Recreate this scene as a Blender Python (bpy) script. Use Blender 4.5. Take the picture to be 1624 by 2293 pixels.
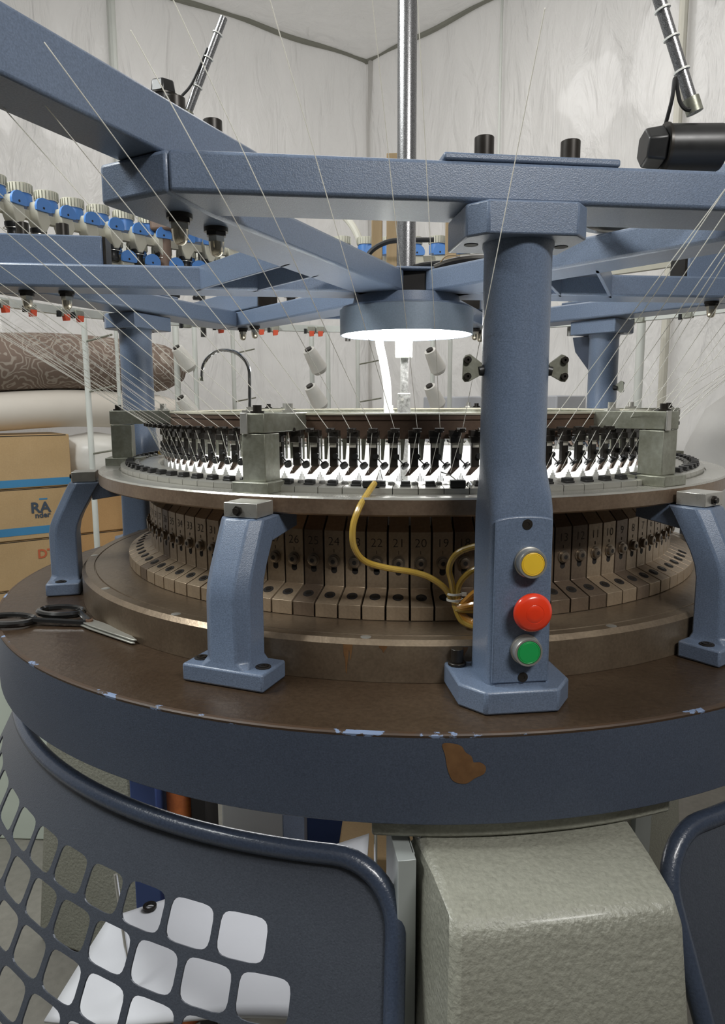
import bpy, math, random
from math import sin, cos, pi, radians, degrees, hypot, atan2
from mathutils import Vector, Matrix, noise

random.seed(7)
U = 0.65          # one machine unit (the radius of the bed) in metres
ZF = -1.33        # floor level in machine units
for o in list(bpy.data.objects):
    bpy.data.objects.remove(o, do_unlink=True)
SC = bpy.context.scene
COL = SC.collection


def W(p):
    return Vector((p[0] * U, p[1] * U, (p[2] - ZF) * U))


# ------------------------------------------------------------------ camera
def make_camera():
    yaw, pitch, roll, f = -5.98358996e-02, 1.50101864e-01, -3.83529160e-03, 1619.1
    cy, sy = cos(yaw), sin(yaw)
    fw = Vector((sy * cos(pitch), cy * cos(pitch), -sin(pitch)))
    r = Vector((cy, -sy, 0.0)); u = r.cross(fw)
    r2 = r * cos(roll) + u * sin(roll); u2 = -r * sin(roll) + u * cos(roll)
    cd = bpy.data.cameras.new('camera'); co = bpy.data.objects.new('camera', cd)
    COL.objects.link(co)
    m = Matrix((r2, u2, -fw)).transposed().to_4x4()
    m.translation = W((0, -1.93161, 0.496893))
    co.matrix_world = m
    cd.sensor_fit = 'HORIZONTAL'; cd.sensor_width = 36.0; cd.lens = f / 1624 * 36.0
    cd.clip_start = 0.02; cd.clip_end = 60
    SC.camera = co


make_camera()

# ------------------------------------------------------------------ world, lights, exposure
SC.view_settings.view_transform = 'Standard'
SC.view_settings.look = 'None'
SC.view_settings.gamma = 1
SC.view_settings.use_curve_mapping = False
SC.view_settings.exposure = 0.14

wd = bpy.data.worlds.new('world'); SC.world = wd; wd.use_nodes = True
wd.node_tree.nodes['Background'].inputs[0].default_value = (1.0, 0.985, 0.96, 1)
wd.node_tree.nodes['Background'].inputs[1].default_value = 0.62


def area(name, loc, target, sx, sy, power, col=(1, 1, 1)):
    ld = bpy.data.lights.new(name, 'AREA'); ld.shape = 'RECTANGLE'
    ld.size = sx * U; ld.size_y = sy * U; ld.energy = power; ld.color = col
    lo = bpy.data.objects.new(name, ld); COL.objects.link(lo)
    lo.location = W(loc)
    d = W(target) - W(loc)
    lo.rotation_euler = d.to_track_quat('-Z', 'Y').to_euler()
    return lo


area('ceiling_lamp', (1.05, -2.45, 1.95), (0.1, -0.8, 0.75), 0.8, 0.22, 14.5, (1, .985, .96))
area('ceiling_lamp', (-2.3, -0.9, 2.7), (-0.8, -0.4, 0.2), 1.7, 0.4, 40, (.97, 1, .985))
area('ceiling_lamp', (-0.2, 2.2, 3.3), (-0.2, 2.6, 0.0), 2.2, 1.2, 16, (1, .98, .96))
area('under_bed_fill', (-0.25, -0.25, -0.12), (-0.3, -0.5, -1.0), 0.5, 0.3, 1.1, (.97, .98, 1))  # added fill light, no real fixture: brightens the white sheet below the bed


# ------------------------------------------------------------------ materials
def nodemat(name):
    m = bpy.data.materials.new(name); m.use_nodes = True
    nt = m.node_tree
    return m, nt, nt.nodes['Principled BSDF']


def N(nt, t, **k):
    n = nt.nodes.new(t)
    for a, b in k.items():
        setattr(n, a, b)
    return n


def mat(name, col, rough=.5, metal=0.0, col2=None, scale=8.0, fine=None, bump=0.0, bscale=200.0,
        coat=0.0, spec=.5, stretch=None, amount=.5, col3=None, thr=.62, trans=0.0, rrange=0.12):
    """procedural surface: two tones mixed by blotchy noise, fine speckle, small relief, roughness wear"""
    m, nt, b = nodemat(name)
    L = nt.links.new
    tc = N(nt, 'ShaderNodeTexCoord'); src = tc.outputs['Object']
    if stretch:
        mp = N(nt, 'ShaderNodeMapping'); mp.inputs['Scale'].default_value = stretch
        L(src, mp.inputs[0]); src = mp.outputs[0]
    n1 = N(nt, 'ShaderNodeTexNoise'); n1.inputs['Scale'].default_value = scale; n1.inputs['Detail'].default_value = 6
    n1.inputs['Roughness'].default_value = .62
    L(src, n1.inputs['Vector'])
    cr = N(nt, 'ShaderNodeValToRGB')
    cr.color_ramp.elements[0].position = .5 - amount * .4; cr.color_ramp.elements[1].position = .5 + amount * .4
    cr.color_ramp.elements[0].color = (*col, 1); cr.color_ramp.elements[1].color = (*(col2 or [c * 1.12 for c in col]), 1)
    if col3:
        e = cr.color_ramp.elements.new(thr); e.color = (*col3, 1)
        if thr > .55:
            e = cr.color_ramp.elements.new(thr - .015); e.color = (*(col2 or col), 1)
    L(n1.outputs['Fac'], cr.inputs[0])
    out = cr.outputs[0]
    if fine:
        n2 = N(nt, 'ShaderNodeTexNoise'); n2.inputs['Scale'].default_value = fine[0]; n2.inputs['Detail'].default_value = 2
        L(src, n2.inputs['Vector'])
        mr = N(nt, 'ShaderNodeMapRange'); mr.inputs['From Min'].default_value = .3; mr.inputs['From Max'].default_value = .7
        mr.inputs['To Min'].default_value = 1 - fine[1]; mr.inputs['To Max'].default_value = 1 + fine[1]
        L(n2.outputs['Fac'], mr.inputs[0])
        mx = N(nt, 'ShaderNodeVectorMath', operation='SCALE')
        L(out, mx.inputs[0]); L(mr.outputs[0], mx.inputs['Scale']); out = mx.outputs[0]
    L(out, b.inputs['Base Color'])
    b.inputs['Metallic'].default_value = metal
    b.inputs['Specular IOR Level'].default_value = spec
    rr = N(nt, 'ShaderNodeMapRange')
    rr.inputs['To Min'].default_value = max(.02, rough - rrange); rr.inputs['To Max'].default_value = min(1, rough + rrange)
    L(n1.outputs['Fac'], rr.inputs[0]); L(rr.outputs[0], b.inputs['Roughness'])
    if coat:
        b.inputs['Coat Weight'].default_value = coat; b.inputs['Coat Roughness'].default_value = .15
    if trans:
        b.inputs['Transmission Weight'].default_value = trans
    if bump:
        n3 = N(nt, 'ShaderNodeTexNoise'); n3.inputs['Scale'].default_value = bscale; n3.inputs['Detail'].default_value = 3
        L(src, n3.inputs['Vector'])
        bp = N(nt, 'ShaderNodeBump'); bp.inputs['Strength'].default_value = bump; bp.inputs['Distance'].default_value = .002
        L(n3.outputs['Fac'], bp.inputs['Height']); L(bp.outputs[0], b.inputs['Normal'])
    return m


def emis(name, col, s):
    m, nt, b = nodemat(name)
    b.inputs['Base Color'].default_value = (*col, 1)
    b.inputs['Emission Color'].default_value = (*col, 1); b.inputs['Emission Strength'].default_value = s
    return m


M = {}
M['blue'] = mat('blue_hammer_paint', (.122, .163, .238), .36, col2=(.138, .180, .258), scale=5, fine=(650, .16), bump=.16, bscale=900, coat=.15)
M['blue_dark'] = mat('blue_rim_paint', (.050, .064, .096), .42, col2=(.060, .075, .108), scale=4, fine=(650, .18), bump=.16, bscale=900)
M['bedtop'] = mat('oily_bed_top', (.040, .022, .012), .34, .35, col2=(.095, .066, .042), scale=5, fine=(220, .15), bump=.35, bscale=120, amount=.8)
M['ring'] = mat('worn_cast_steel', (.17, .125, .085), .36, .70, col2=(.34, .27, .19), scale=6, fine=(300, .1), bump=.2, bscale=90, col3=(.24, .185, .13), thr=.52)
M['ringtop'] = mat('dull_steel_top', (.13, .115, .085), .34, .6, col2=(.20, .18, .14), scale=6, fine=(300, .1), bump=.15, bscale=90)
M['plate'] = mat('brown_plate_steel', (.19, .125, .085), .36, .65, col2=(.36, .27, .19), scale=9, fine=(260, .1), bump=.25, bscale=100)
M['platetop'] = mat('bright_plate_top', (.42, .41, .37), .28, .65, col2=(.58, .57, .52), scale=8, bump=.12, bscale=150)
M['cam'] = mat('cam_block_steel', (.31, .235, .16), .42, .5, col2=(.43, .34, .24), scale=14, fine=(300, .08), bump=.15, bscale=200)
M['cam2'] = mat('cam_block_steel_dark', (.15, .11, .08), .42, .5, col2=(.23, .175, .125), scale=14, fine=(300, .08), bump=.15, bscale=200)
M['gap'] = mat('dark_gap', (.012, .010, .009), .7)
M['engrave'] = mat('engraved_ink', (.028, .02, .014), .7)
M['brown'] = mat('brown_ring_face', (.085, .052, .034), .48, .4, col2=(.13, .085, .06), scale=12, fine=(260, .1))
M['ringcream'] = mat('pale_ring_rim', (.42, .40, .30), .4, .3, col2=(.55, .52, .42), scale=20, bump=.1)
M['steel'] = mat('grey_green_steel', (.30, .31, .26), .38, .55, col2=(.42, .43, .37), scale=16, fine=(200, .08), bump=.15, bscale=120, col3=(.22, .22, .17), thr=.4)
M['studsteel'] = mat('stud_steel', (.20, .16, .12), .34, .7, col2=(.32, .27, .21), scale=40)
M['steel2'] = mat('bright_steel', (.45, .44, .40), .3, .7, col2=(.60, .59, .55), scale=30)
M['zinc'] = mat('mottled_zinc', (.16, .16, .15), .32, .7, col2=(.42, .42, .40), scale=160, amount=.5, bump=.2, bscale=300)
M['chrome'] = mat('chrome', (.75, .76, .77), .12, 1.0, rrange=.04)
M['brass'] = mat('nickel_cap', (.66, .61, .50), .18, .95, rrange=.05)
M['black'] = mat('black_plastic', (.014, .014, .014), .38, col2=(.02, .02, .02), scale=30)
M['blackmetal'] = mat('black_oxide', (.022, .019, .016), .35, .4, col2=(.035, .03, .025), scale=40)
M['tip'] = mat('brown_tip_steel', (.12, .085, .065), .35, .6, col2=(.2, .15, .12), scale=60)
M['sticker'] = mat('pale_sticker', (.45, .43, .37), .6)
M['rubber'] = mat('black_rubber', (.012, .012, .012), .5)
M['white'] = mat('white_plastic', (.72, .72, .68), .4)
M['needle'] = mat('needle_steel', (.55, .55, .53), .35, .5)
M['fabric'] = mat('white_knit', (.86, .86, .85), .85, fine=(900, .04))
M['cloth'] = mat('white_sheet', (.62, .63, .66), .6, col2=(.72, .73, .76), scale=4, amount=1)
M['yarn'] = mat('white_yarn', (.92, .90, .85), .8)
M['tube'] = mat('yellow_tube', (.62, .40, .06), .25, col2=(.72, .50, .12), scale=30, coat=.5, trans=.35)
M['tube2'] = mat('amber_tube', (.62, .27, .03), .25, col2=(.75, .38, .06), scale=40, coat=.6, trans=.25)
M['hose'] = mat('milky_hose', (.80, .80, .74), .4)
M['yellow'] = mat('yellow_button', (.80, .52, .04), .3, rrange=.03)
M['red'] = mat('red_button', (.78, .045, .012), .25, coat=.4, rrange=.03)
M['green'] = mat('green_button', (.015, .33, .08), .28, coat=.3, rrange=.03)
M['housing'] = mat('grey_hammertone', (.25, .25, .205), .42, col2=(.30, .30, .25), scale=5, fine=(260, .10), bump=.9, bscale=170, coat=.15)
M['panel'] = mat('pale_panel', (.36, .39, .38), .35, col2=(.42, .45, .44), scale=3, metal=.2)
M['guard'] = mat('guard_blue_grey', (.062, .070, .088), .34, .2, col2=(.072, .082, .102), scale=4, fine=(500, .12), bump=.2, bscale=600)
M['guardtube'] = mat('guard_tube_paint', (.040, .053, .084), .28, col2=(.05, .065, .098), scale=6, fine=(400, .12), bump=.2, bscale=400, coat=.35)
M['rust'] = mat('rust', (.10, .045, .015), .6, col2=(.17, .085, .03), scale=60)
M['rimedge'] = mat('chipped_rim_edge', (.055, .03, .015), .5, col2=(.05, .03, .018), scale=30, amount=.05, stretch=(1, 1, 2.2), col3=(.17, .23, .36), thr=.60)
M['card'] = mat('cardboard', (.46, .31, .15), .8, col2=(.52, .36, .19), scale=5, fine=(200, .04), bump=.1)
M['card2'] = mat('cardboard_orange', (.44, .25, .10), .8, col2=(.50, .30, .13), scale=5, fine=(200, .04), bump=.1)
M['tape'] = mat('blue_print', (.05, .22, .42), .7)
M['inkdark'] = mat('dark_print', (.05, .07, .10), .7)
M['inkred'] = mat('red_print', (.50, .12, .05), .7)
M['bag'] = mat('white_bag', (.70, .68, .62), .35, col2=(.80, .78, .74), scale=9, bump=.6, bscale=22)
M['roll'] = mat('cream_roll', (.70, .64, .56), .7, col2=(.76, .71, .64), scale=3)
M['wood'] = mat('wooden_post', (.26, .18, .09), .6, col2=(.36, .26, .14), scale=14, stretch=(3, 3, .4))
M['wood2'] = mat('dark_wood', (.13, .085, .06), .6, col2=(.18, .12, .09), scale=14, stretch=(3, 3, .4))
M['pole'] = mat('white_pole', (.62, .64, .60), .4)
M['beige'] = mat('beige_casting', (.42, .40, .32), .5, col2=(.50, .48, .40), scale=8)
M['ribbed'] = mat('cream_ribbed', (.55, .53, .43), .5)
M['wheelblue'] = mat('blue_cap', (.07, .20, .50), .4)
M['redclip'] = mat('red_clip', (.75, .10, .04), .4)
M['floor'] = mat('grey_concrete', (.16, .15, .13), .5, col2=(.24, .23, .20), scale=2, fine=(60, .08), bump=.2)
M['greybox'] = mat('grey_blue_box', (.42, .43, .46), .6)
M['greysack'] = mat('pale_sack', (.50, .49, .47), .7, bump=.2, bscale=30)
M['orange'] = mat('orange_net', (.80, .24, .06), .6, col2=(.40, .10, .03), scale=30)
M['crateblue'] = mat('blue_crate', (.04, .07, .20), .5)
M['palegreen'] = mat('pale_green_paint', (.62, .68, .60), .5)
M['cream'] = mat('cream_paint', (.62, .60, .52), .5)


def plastic(name, col=(.74, .725, .70), bs=1.0):
    m, nt, b = nodemat(name); L = nt.links.new
    tc = N(nt, 'ShaderNodeTexCoord')
    mp = N(nt, 'ShaderNodeMapping'); mp.inputs['Scale'].default_value = (1.6, 1.6, .55)
    L(tc.outputs['Object'], mp.inputs[0])
    n = N(nt, 'ShaderNodeTexNoise'); n.inputs['Scale'].default_value = 2.2; n.inputs['Detail'].default_value = 8
    n.inputs['Distortion'].default_value = 1.4; n.inputs['Roughness'].default_value = .6
    L(mp.outputs[0], n.inputs['Vector'])
    cr = N(nt, 'ShaderNodeValToRGB'); cr.color_ramp.elements[0].position = .3; cr.color_ramp.elements[1].position = .75
    cr.color_ramp.elements[0].color = (*[c * .9 for c in col], 1); cr.color_ramp.elements[1].color = (*[min(1, c * 1.08) for c in col], 1)
    L(n.outputs['Fac'], cr.inputs[0]); L(cr.outputs[0], b.inputs['Base Color'])
    b.inputs['Roughness'].default_value = .33
    b.inputs['Coat Weight'].default_value = .7; b.inputs['Coat Roughness'].default_value = .07
    n2 = N(nt, 'ShaderNodeTexNoise'); n2.inputs['Scale'].default_value = 5; n2.inputs['Detail'].default_value = 5
    n2.inputs['Distortion'].default_value = .8
    L(mp.outputs[0], n2.inputs['Vector'])
    bp = N(nt, 'ShaderNodeBump'); bp.inputs['Strength'].default_value = 1.0 * bs; bp.inputs['Distance'].default_value = .05
    L(n2.outputs['Fac'], bp.inputs['Height']); L(bp.outputs[0], b.inputs['Normal'])
    tr = N(nt, 'ShaderNodeBsdfTranslucent'); tr.inputs[0].default_value = (.85, .84, .82, 1)
    ms = N(nt, 'ShaderNodeMixShader'); ms.inputs[0].default_value = .38
    L(b.outputs[0], ms.inputs[1]); L(tr.outputs[0], ms.inputs[2])
    L(ms.outputs[0], nt.nodes['Material Output'].inputs[0])
    return m


M['sheet'] = plastic('plastic_sheeting')
M['sheetroof'] = plastic('roof_sheeting', (.66, .65, .62), .8)


def blanket_mat():
    m, nt, b = nodemat('printed_blanket'); L = nt.links.new
    tc = N(nt, 'ShaderNodeTexCoord')
    v = N(nt, 'ShaderNodeTexVoronoi'); v.inputs['Scale'].default_value = 7.5
    n = N(nt, 'ShaderNodeTexNoise'); n.inputs['Scale'].default_value = 6; n.inputs['Detail'].default_value = 3
    mx = N(nt, 'ShaderNodeVectorMath', operation='MULTIPLY_ADD'); mx.inputs[1].default_value = (.3, .3, .3)
    L(tc.outputs['Object'], n.inputs['Vector']); L(n.outputs['Color'], mx.inputs[0]); L(tc.outputs['Object'], mx.inputs[2])
    L(mx.outputs[0], v.inputs['Vector'])
    w = N(nt, 'ShaderNodeMath', operation='SINE'); k = N(nt, 'ShaderNodeMath', operation='MULTIPLY'); k.inputs[1].default_value = 34
    L(v.outputs['Distance'], k.inputs[0]); L(k.outputs[0], w.inputs[0])
    cr = N(nt, 'ShaderNodeValToRGB'); cr.color_ramp.elements[0].position = .35; cr.color_ramp.elements[1].position = .8
    cr.color_ramp.elements[0].color = (.20, .145, .115, 1); cr.color_ramp.elements[1].color = (.36, .31, .26, 1)
    L(w.outputs[0], cr.inputs[0]); L(cr.outputs[0], b.inputs['Base Color'])
    b.inputs['Roughness'].default_value = .8
    return m


M['blanket'] = blanket_mat()
_nt = M['yarn'].node_tree; _tr = N(_nt, 'ShaderNodeBsdfTranslucent'); _tr.inputs[0].default_value = (.95, .94, .9, 1)
_ms = N(_nt, 'ShaderNodeMixShader'); _ms.inputs[0].default_value = .5
_nt.links.new(_nt.nodes['Principled BSDF'].outputs[0], _ms.inputs[1]); _nt.links.new(_tr.outputs[0], _ms.inputs[2])
_nt.links.new(_ms.outputs[0], _nt.nodes['Material Output'].inputs[0])


# ------------------------------------------------------------------ mesh helper
class G:
    def __init__(s):
        s.v = []; s.f = []

    def add(s, vs, fs, m=None):
        o = len(s.v)
        s.v += [tuple(m @ Vector(p)) if m else tuple(p) for p in vs]
        s.f += [tuple(i + o for i in f) for f in fs]
        return s

    def box(s, c, d, m=None):
        x, y, z = d[0] / 2, d[1] / 2, d[2] / 2
        T = (m or Matrix()) if m else Matrix()
        vs = [(c[0] + i * x, c[1] + j * y, c[2] + k * z) for i in (-1, 1) for j in (-1, 1) for k in (-1, 1)]
        return s.add(vs, [(0, 1, 3, 2), (4, 6, 7, 5), (0, 4, 5, 1), (2, 3, 7, 6), (0, 2, 6, 4), (1, 5, 7, 3)], m)

    def prism(s, poly, z0, z1, m=None):
        a = sum(poly[i][0] * poly[(i + 1) % len(poly)][1] - poly[(i + 1) % len(poly)][0] * poly[i][1] for i in range(len(poly)))
        if a < 0:
            poly = poly[::-1]
        n = len(poly)
        vs = [(p[0], p[1], z0) for p in poly] + [(p[0], p[1], z1) for p in poly]
        fs = [tuple(range(n))[::-1], tuple(range(n, 2 * n))] + [(i, (i + 1) % n, n + (i + 1) % n, n + i) for i in range(n)]
        return s.add(vs, fs, m)

    def cyl(s, p0, p1, r0, r1=None, n=16, caps=True):
        r1 = r0 if r1 is None else r1
        p0 = Vector(p0); p1 = Vector(p1); d = (p1 - p0).normalized()
        a = d.orthogonal().normalized(); b = d.cross(a)
        vs = []
        for p, r in ((p0, r0), (p1, r1)):
            vs += [tuple(p + a * r * cos(2 * pi * i / n) + b * r * sin(2 * pi * i / n)) for i in range(n)]
        fs = [(i, (i + 1) % n, n + (i + 1) % n, n + i) for i in range(n)]
        if caps:
            fs += [tuple(range(n))[::-1], tuple(range(n, 2 * n))]
        return s.add(vs, fs)

    def lathe(s, prof, n=96, a0=0.0, a1=360.0, c=(0, 0), closed=True, m=None):
        full = abs(a1 - a0) >= 359.9
        k = n if full else n + 1
        P = len(prof); vs = []
        for i in range(k):
            a = radians(a0 + (a1 - a0) * i / n)
            vs += [(c[0] + r * cos(a), c[1] + r * sin(a), z) for r, z in prof]
        fs = []
        for i in range(n):
            j = (i + 1) % k
            for q in range(P if closed else P - 1):
                w = (q + 1) % P
                fs.append((i * P + q, j * P + q, j * P + w, i * P + w))
        if not full and closed:
            fs += [tuple(range(P)), tuple(range((k - 1) * P, k * P))[::-1]]
        return s.add(vs, fs, m)

    def tube(s, path, r, n=8, caps=True):
        path = [Vector(p) for p in path]
        vs = []; prev = None
        for i, p in enumerate(path):
            t = (path[min(i + 1, len(path) - 1)] - path[max(i - 1, 0)]).normalized()
            if prev is None:
                a = t.orthogonal().normalized()
            else:
                a = (prev - t * prev.dot(t)).normalized()
            prev = a; b = t.cross(a)
            rr = r[i] if isinstance(r, (list, tuple)) else r
            vs += [tuple(p + a * rr * cos(2 * pi * k / n) + b * rr * sin(2 * pi * k / n)) for k in range(n)]
        fs = [(i * n + k, i * n + (k + 1) % n, (i + 1) * n + (k + 1) % n, (i + 1) * n + k) for i in range(len(path) - 1) for k in range(n)]
        if caps:
            fs += [tuple(range(n))[::-1], tuple(range((len(path) - 1) * n, len(path) * n))]
        return s.add(vs, fs)

    def loft(s, secs, caps=True):
        n = len(secs[0]); vs = [p for sec in secs for p in sec]
        fs = [(i * n + k, i * n + (k + 1) % n, (i + 1) * n + (k + 1) % n, (i + 1) * n + k) for i in range(len(secs) - 1) for k in range(n)]
        if caps:
            fs += [tuple(range(n))[::-1], tuple(range((len(secs) - 1) * n, len(secs) * n))]
        return s.add(vs, fs)

    def grid(s, fn, nu, nv):
        vs = [fn(i / nu, j / nv) for j in range(nv + 1) for i in range(nu + 1)]
        fs = [(j * (nu + 1) + i, j * (nu + 1) + i + 1, (j + 1) * (nu + 1) + i + 1, (j + 1) * (nu + 1) + i) for j in range(nv) for i in range(nu)]
        return s.add(vs, fs)

    def turn(s, deg, about=(0, 0)):
        c, q = cos(radians(deg)), sin(radians(deg))
        s.v = [(about[0] + (x - about[0]) * c - (y - about[1]) * q, about[1] + (x - about[0]) * q + (y - about[1]) * c, z) for x, y, z in s.v]
        return s


def smooth_path(pts, k=8):
    P = [Vector(p) for p in pts]; P = [P[0] * 2 - P[1]] + P + [P[-1] * 2 - P[-2]]
    out = []
    for i in range(1, len(P) - 2):
        for j in range(k):
            t = j / k
            out.append(.5 * ((2 * P[i]) + (-P[i - 1] + P[i + 1]) * t + (2 * P[i - 1] - 5 * P[i] + 4 * P[i + 1] - P[i + 2]) * t * t
                             + (-P[i - 1] + 3 * P[i] - 3 * P[i + 1] + P[i + 2]) * t ** 3))
    out.append(P[-2])
    return out


def origin_of(o):
    while o.parent:
        o = o.parent
    return Vector(o['_o']) if '_o' in o else Vector((0, 0, 0))


OR = {}


def mesh(name, g, m, O, bevel=0, sharp=35, recalc=True):
    me = bpy.data.meshes.new(name)
    me.from_pydata([((x - O[0]) * U, (y - O[1]) * U, (z - O[2]) * U) for x, y, z in g.v], [], g.f)
    if recalc:
        import bmesh
        bm = bmesh.new(); bm.from_mesh(me)
        bmesh.ops.recalc_face_normals(bm, faces=bm.faces)
        bm.to_mesh(me); bm.free()
    me.polygons.foreach_set('use_smooth', [True] * len(me.polygons))
    me.set_sharp_from_angle(angle=radians(sharp))
    me.materials.append(m)
    return me


def finish(o, bevel):
    if bevel:
        b = o.modifiers.new('bevel', 'BEVEL'); b.width = bevel * U; b.segments = 2; b.limit_method = 'ANGLE'
        b.angle_limit = radians(40); b.harden_normals = False


def tag(o, label=None, cat=None, group=None, kind=None):
    if label: o['label'] = label
    if cat: o['category'] = cat
    if group: o['group'] = group
    if kind: o['kind'] = kind
    return o


def thing(name, label, cat, O, group=None):
    """Empty at the thing's base, given in machine units"""
    o = bpy.data.objects.new(name, None); COL.objects.link(o)
    o.empty_display_size = .02
    o.location = W(O); OR[o.name] = Vector(O)
    return tag(o, label, cat, group)


def part(name, g, m, parent, bevel=0, sharp=35, label=None, kind=None, rot=None):
    """mesh child; geometry in machine coordinates (or around the axis and turned by rot degrees)"""
    top = parent
    while top.parent:
        top = top.parent
    O = OR[top.name]
    me = mesh(name, g, m, O, sharp=sharp)
    o = bpy.data.objects.new(name, me); COL.objects.link(o); o.parent = parent
    finish(o, bevel)
    if label: o['label'] = label
    if kind: o['kind'] = kind
    return o


def solo(name, g, m, label, cat, O=None, group=None, kind=None, bevel=0, sharp=35):
    """top-level thing made of one mesh"""
    if O is None:
        xs = [v[0] for v in g.v]; ys = [v[1] for v in g.v]; zs = [v[2] for v in g.v]
        O = ((min(xs) + max(xs)) / 2, (min(ys) + max(ys)) / 2, min(zs))
    me = mesh(name, g, m, O, sharp=sharp)
    o = bpy.data.objects.new(name, me); COL.objects.link(o); o.location = W(O); OR[o.name] = Vector(O)
    finish(o, bevel)
    return tag(o, label, cat, group, kind)


def struct(name, g, m):
    return solo(name, g, m, None, None, kind='structure')


def clone(o, parent, rotz=None):
    c = o.copy(); COL.objects.link(c); c.parent = parent
    if rotz is not None:
        c.rotation_euler = (0, 0, rotz)
    return c


def clone_tree(o, parent, rotz=None):
    c = clone(o, parent, rotz)
    for ch in list(o.children):
        clone(ch, c)
    return c


def clone_thing(o, label, rotz=None, loc=None):
    c = o.copy(); COL.objects.link(c)
    OR[c.name] = Vector(loc) if loc is not None else OR[o.name]
    if loc is not None: c.location = W(loc)
    if rotz is not None: c.rotation_euler = (0, 0, rotz)
    c['label'] = label
    for ch in list(o.children):
        d = clone(ch, c)
        for s in list(ch.children):
            clone(s, d)
    return c


_txt = {}


def text_geo(s, size, italic=False):
    """outline of some lettering, centred, in the XZ plane facing -y (machine units)"""
    key = (s, size)
    if key not in _txt:
        cu = bpy.data.curves.new('t', 'FONT'); cu.body = s; cu.size = 1; cu.align_x = 'CENTER'; cu.align_y = 'CENTER'
        cu.resolution_u = 3; cu.offset = -.014 if s.isdigit() else .03
        ob = bpy.data.objects.new('t', cu); COL.objects.link(ob)
        dg = bpy.context.evaluated_depsgraph_get()
        me = bpy.data.meshes.new_from_object(ob.evaluated_get(dg))
        _txt[key] = ([(v.co.x * size, 0, v.co.y * size) for v in me.vertices], [tuple(p.vertices) for p in me.polygons])
        bpy.data.objects.remove(ob); bpy.data.curves.remove(cu); bpy.data.meshes.remove(me)
    return _txt[key]


def rotz_m(deg):
    return Matrix.Rotation(radians(deg), 4, 'Z')


def pol(R, az, z=0.0):
    return (R * cos(radians(az)), R * sin(radians(az)), z)


# ------------------------------------------------------------------ the room: floor and plastic tent
C0 = Vector((-.36, 5.0)); A = Vector((-.773, -.634)); B = Vector((.728, -.686)); ZT = 3.49; LR = 10.0
nA = Vector((.634, -.773)); nB = Vector((-.686, -.728))


def room():
    pts = [C0, C0 + A * LR, C0 + A * LR + B * LR, C0 + B * LR]
    g = G().prism([tuple(p) for p in pts], ZF - .03, ZF); struct('floor', g, M['floor'])

    def wall(name, p, d, nrm, seed, L=LR, top=ZT, mt='sheet'):
        def fn(u, v):
            s = u * L; z = ZF + v * (top - ZF)
            fold = .030 * noise.noise(Vector((s * 2.3 + .5 * z, z * .35, seed))) + .018 * noise.noise(Vector((s * 5.5, z * .8, seed + 3)))
            fold += .035 * abs(sin(s * 1.7 + seed)) ** 6
            fold *= min(1, (top - z) * 1.2 + .25)
            q = p + d * s + nrm * (fold + .0)
            return (q.x, q.y, z)
        g = G().grid(fn, 150, 34)
        return struct(name, g, M[mt])
    wall('wall_left', C0, A, nA, 1.3)
    wall('wall_right', C0, B, nB, 7.7)
    wall('wall_near_left', C0 + A * LR, B, -nA * 0 + Vector((.75, .66)), 4.1, mt='darkwall')
    wall('wall_near_right', C0 + B * LR, A, Vector((-.65, .76)), 9.1, mt='darkwall')

    def roof(u, v):
        a = u * LR; b = v * LR
        q = C0 + A * a + B * b
        e = min(a, b, LR - a, LR - b)
        z = ZT + .10 * min(1, e) - .10 * math.exp(-((e - .55) / .3) ** 2) + .02 * noise.noise(Vector((a * 3, b * 3, 2)))
        return (q.x, q.y, z)
    struct('ceiling', G().grid(roof, 60, 60), M['sheetroof'])
    # seams of the tent
    k = 1
    for d, nrm in ((A, nA), (B, nB)):
        pth = []
        for i in range(60):
            s = i / 59 * 5.5
            q = C0 + d * s + nrm * .02
            pth.append((q.x, q.y, ZT - .01 + .012 * sin(s * 6)))
        struct('trim_%d' % k, G().tube(pth, .022, 6), M['zseam']); k += 1
    for d, nrm, s, w, mt in ((A, nA, .0, .035, 'sheet'), (A, nA, 2.28, .04, 'pole'), (B, nB, 1.50, .014, 'pole'), (B, nB, 2.86, .035, 'cream')):
        q = C0 + d * s + nrm * .06
        g = G().cyl((q.x, q.y, ZF), (q.x, q.y, ZT), w / 1.3, n=10)
        struct('trim_%d' % k, g, M[mt]); k += 1


M['darkwall'] = mat('dark_near_wall', (.10, .10, .10), .8)  # unseen near walls, made dark and opaque to hold back light on the fronts
M['zseam'] = mat('seam', (.26, .26, .22), .6)
room()

# ------------------------------------------------------------------ bed, ring, cam cylinder
NF = 105; P0 = 360.0 / NF


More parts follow.
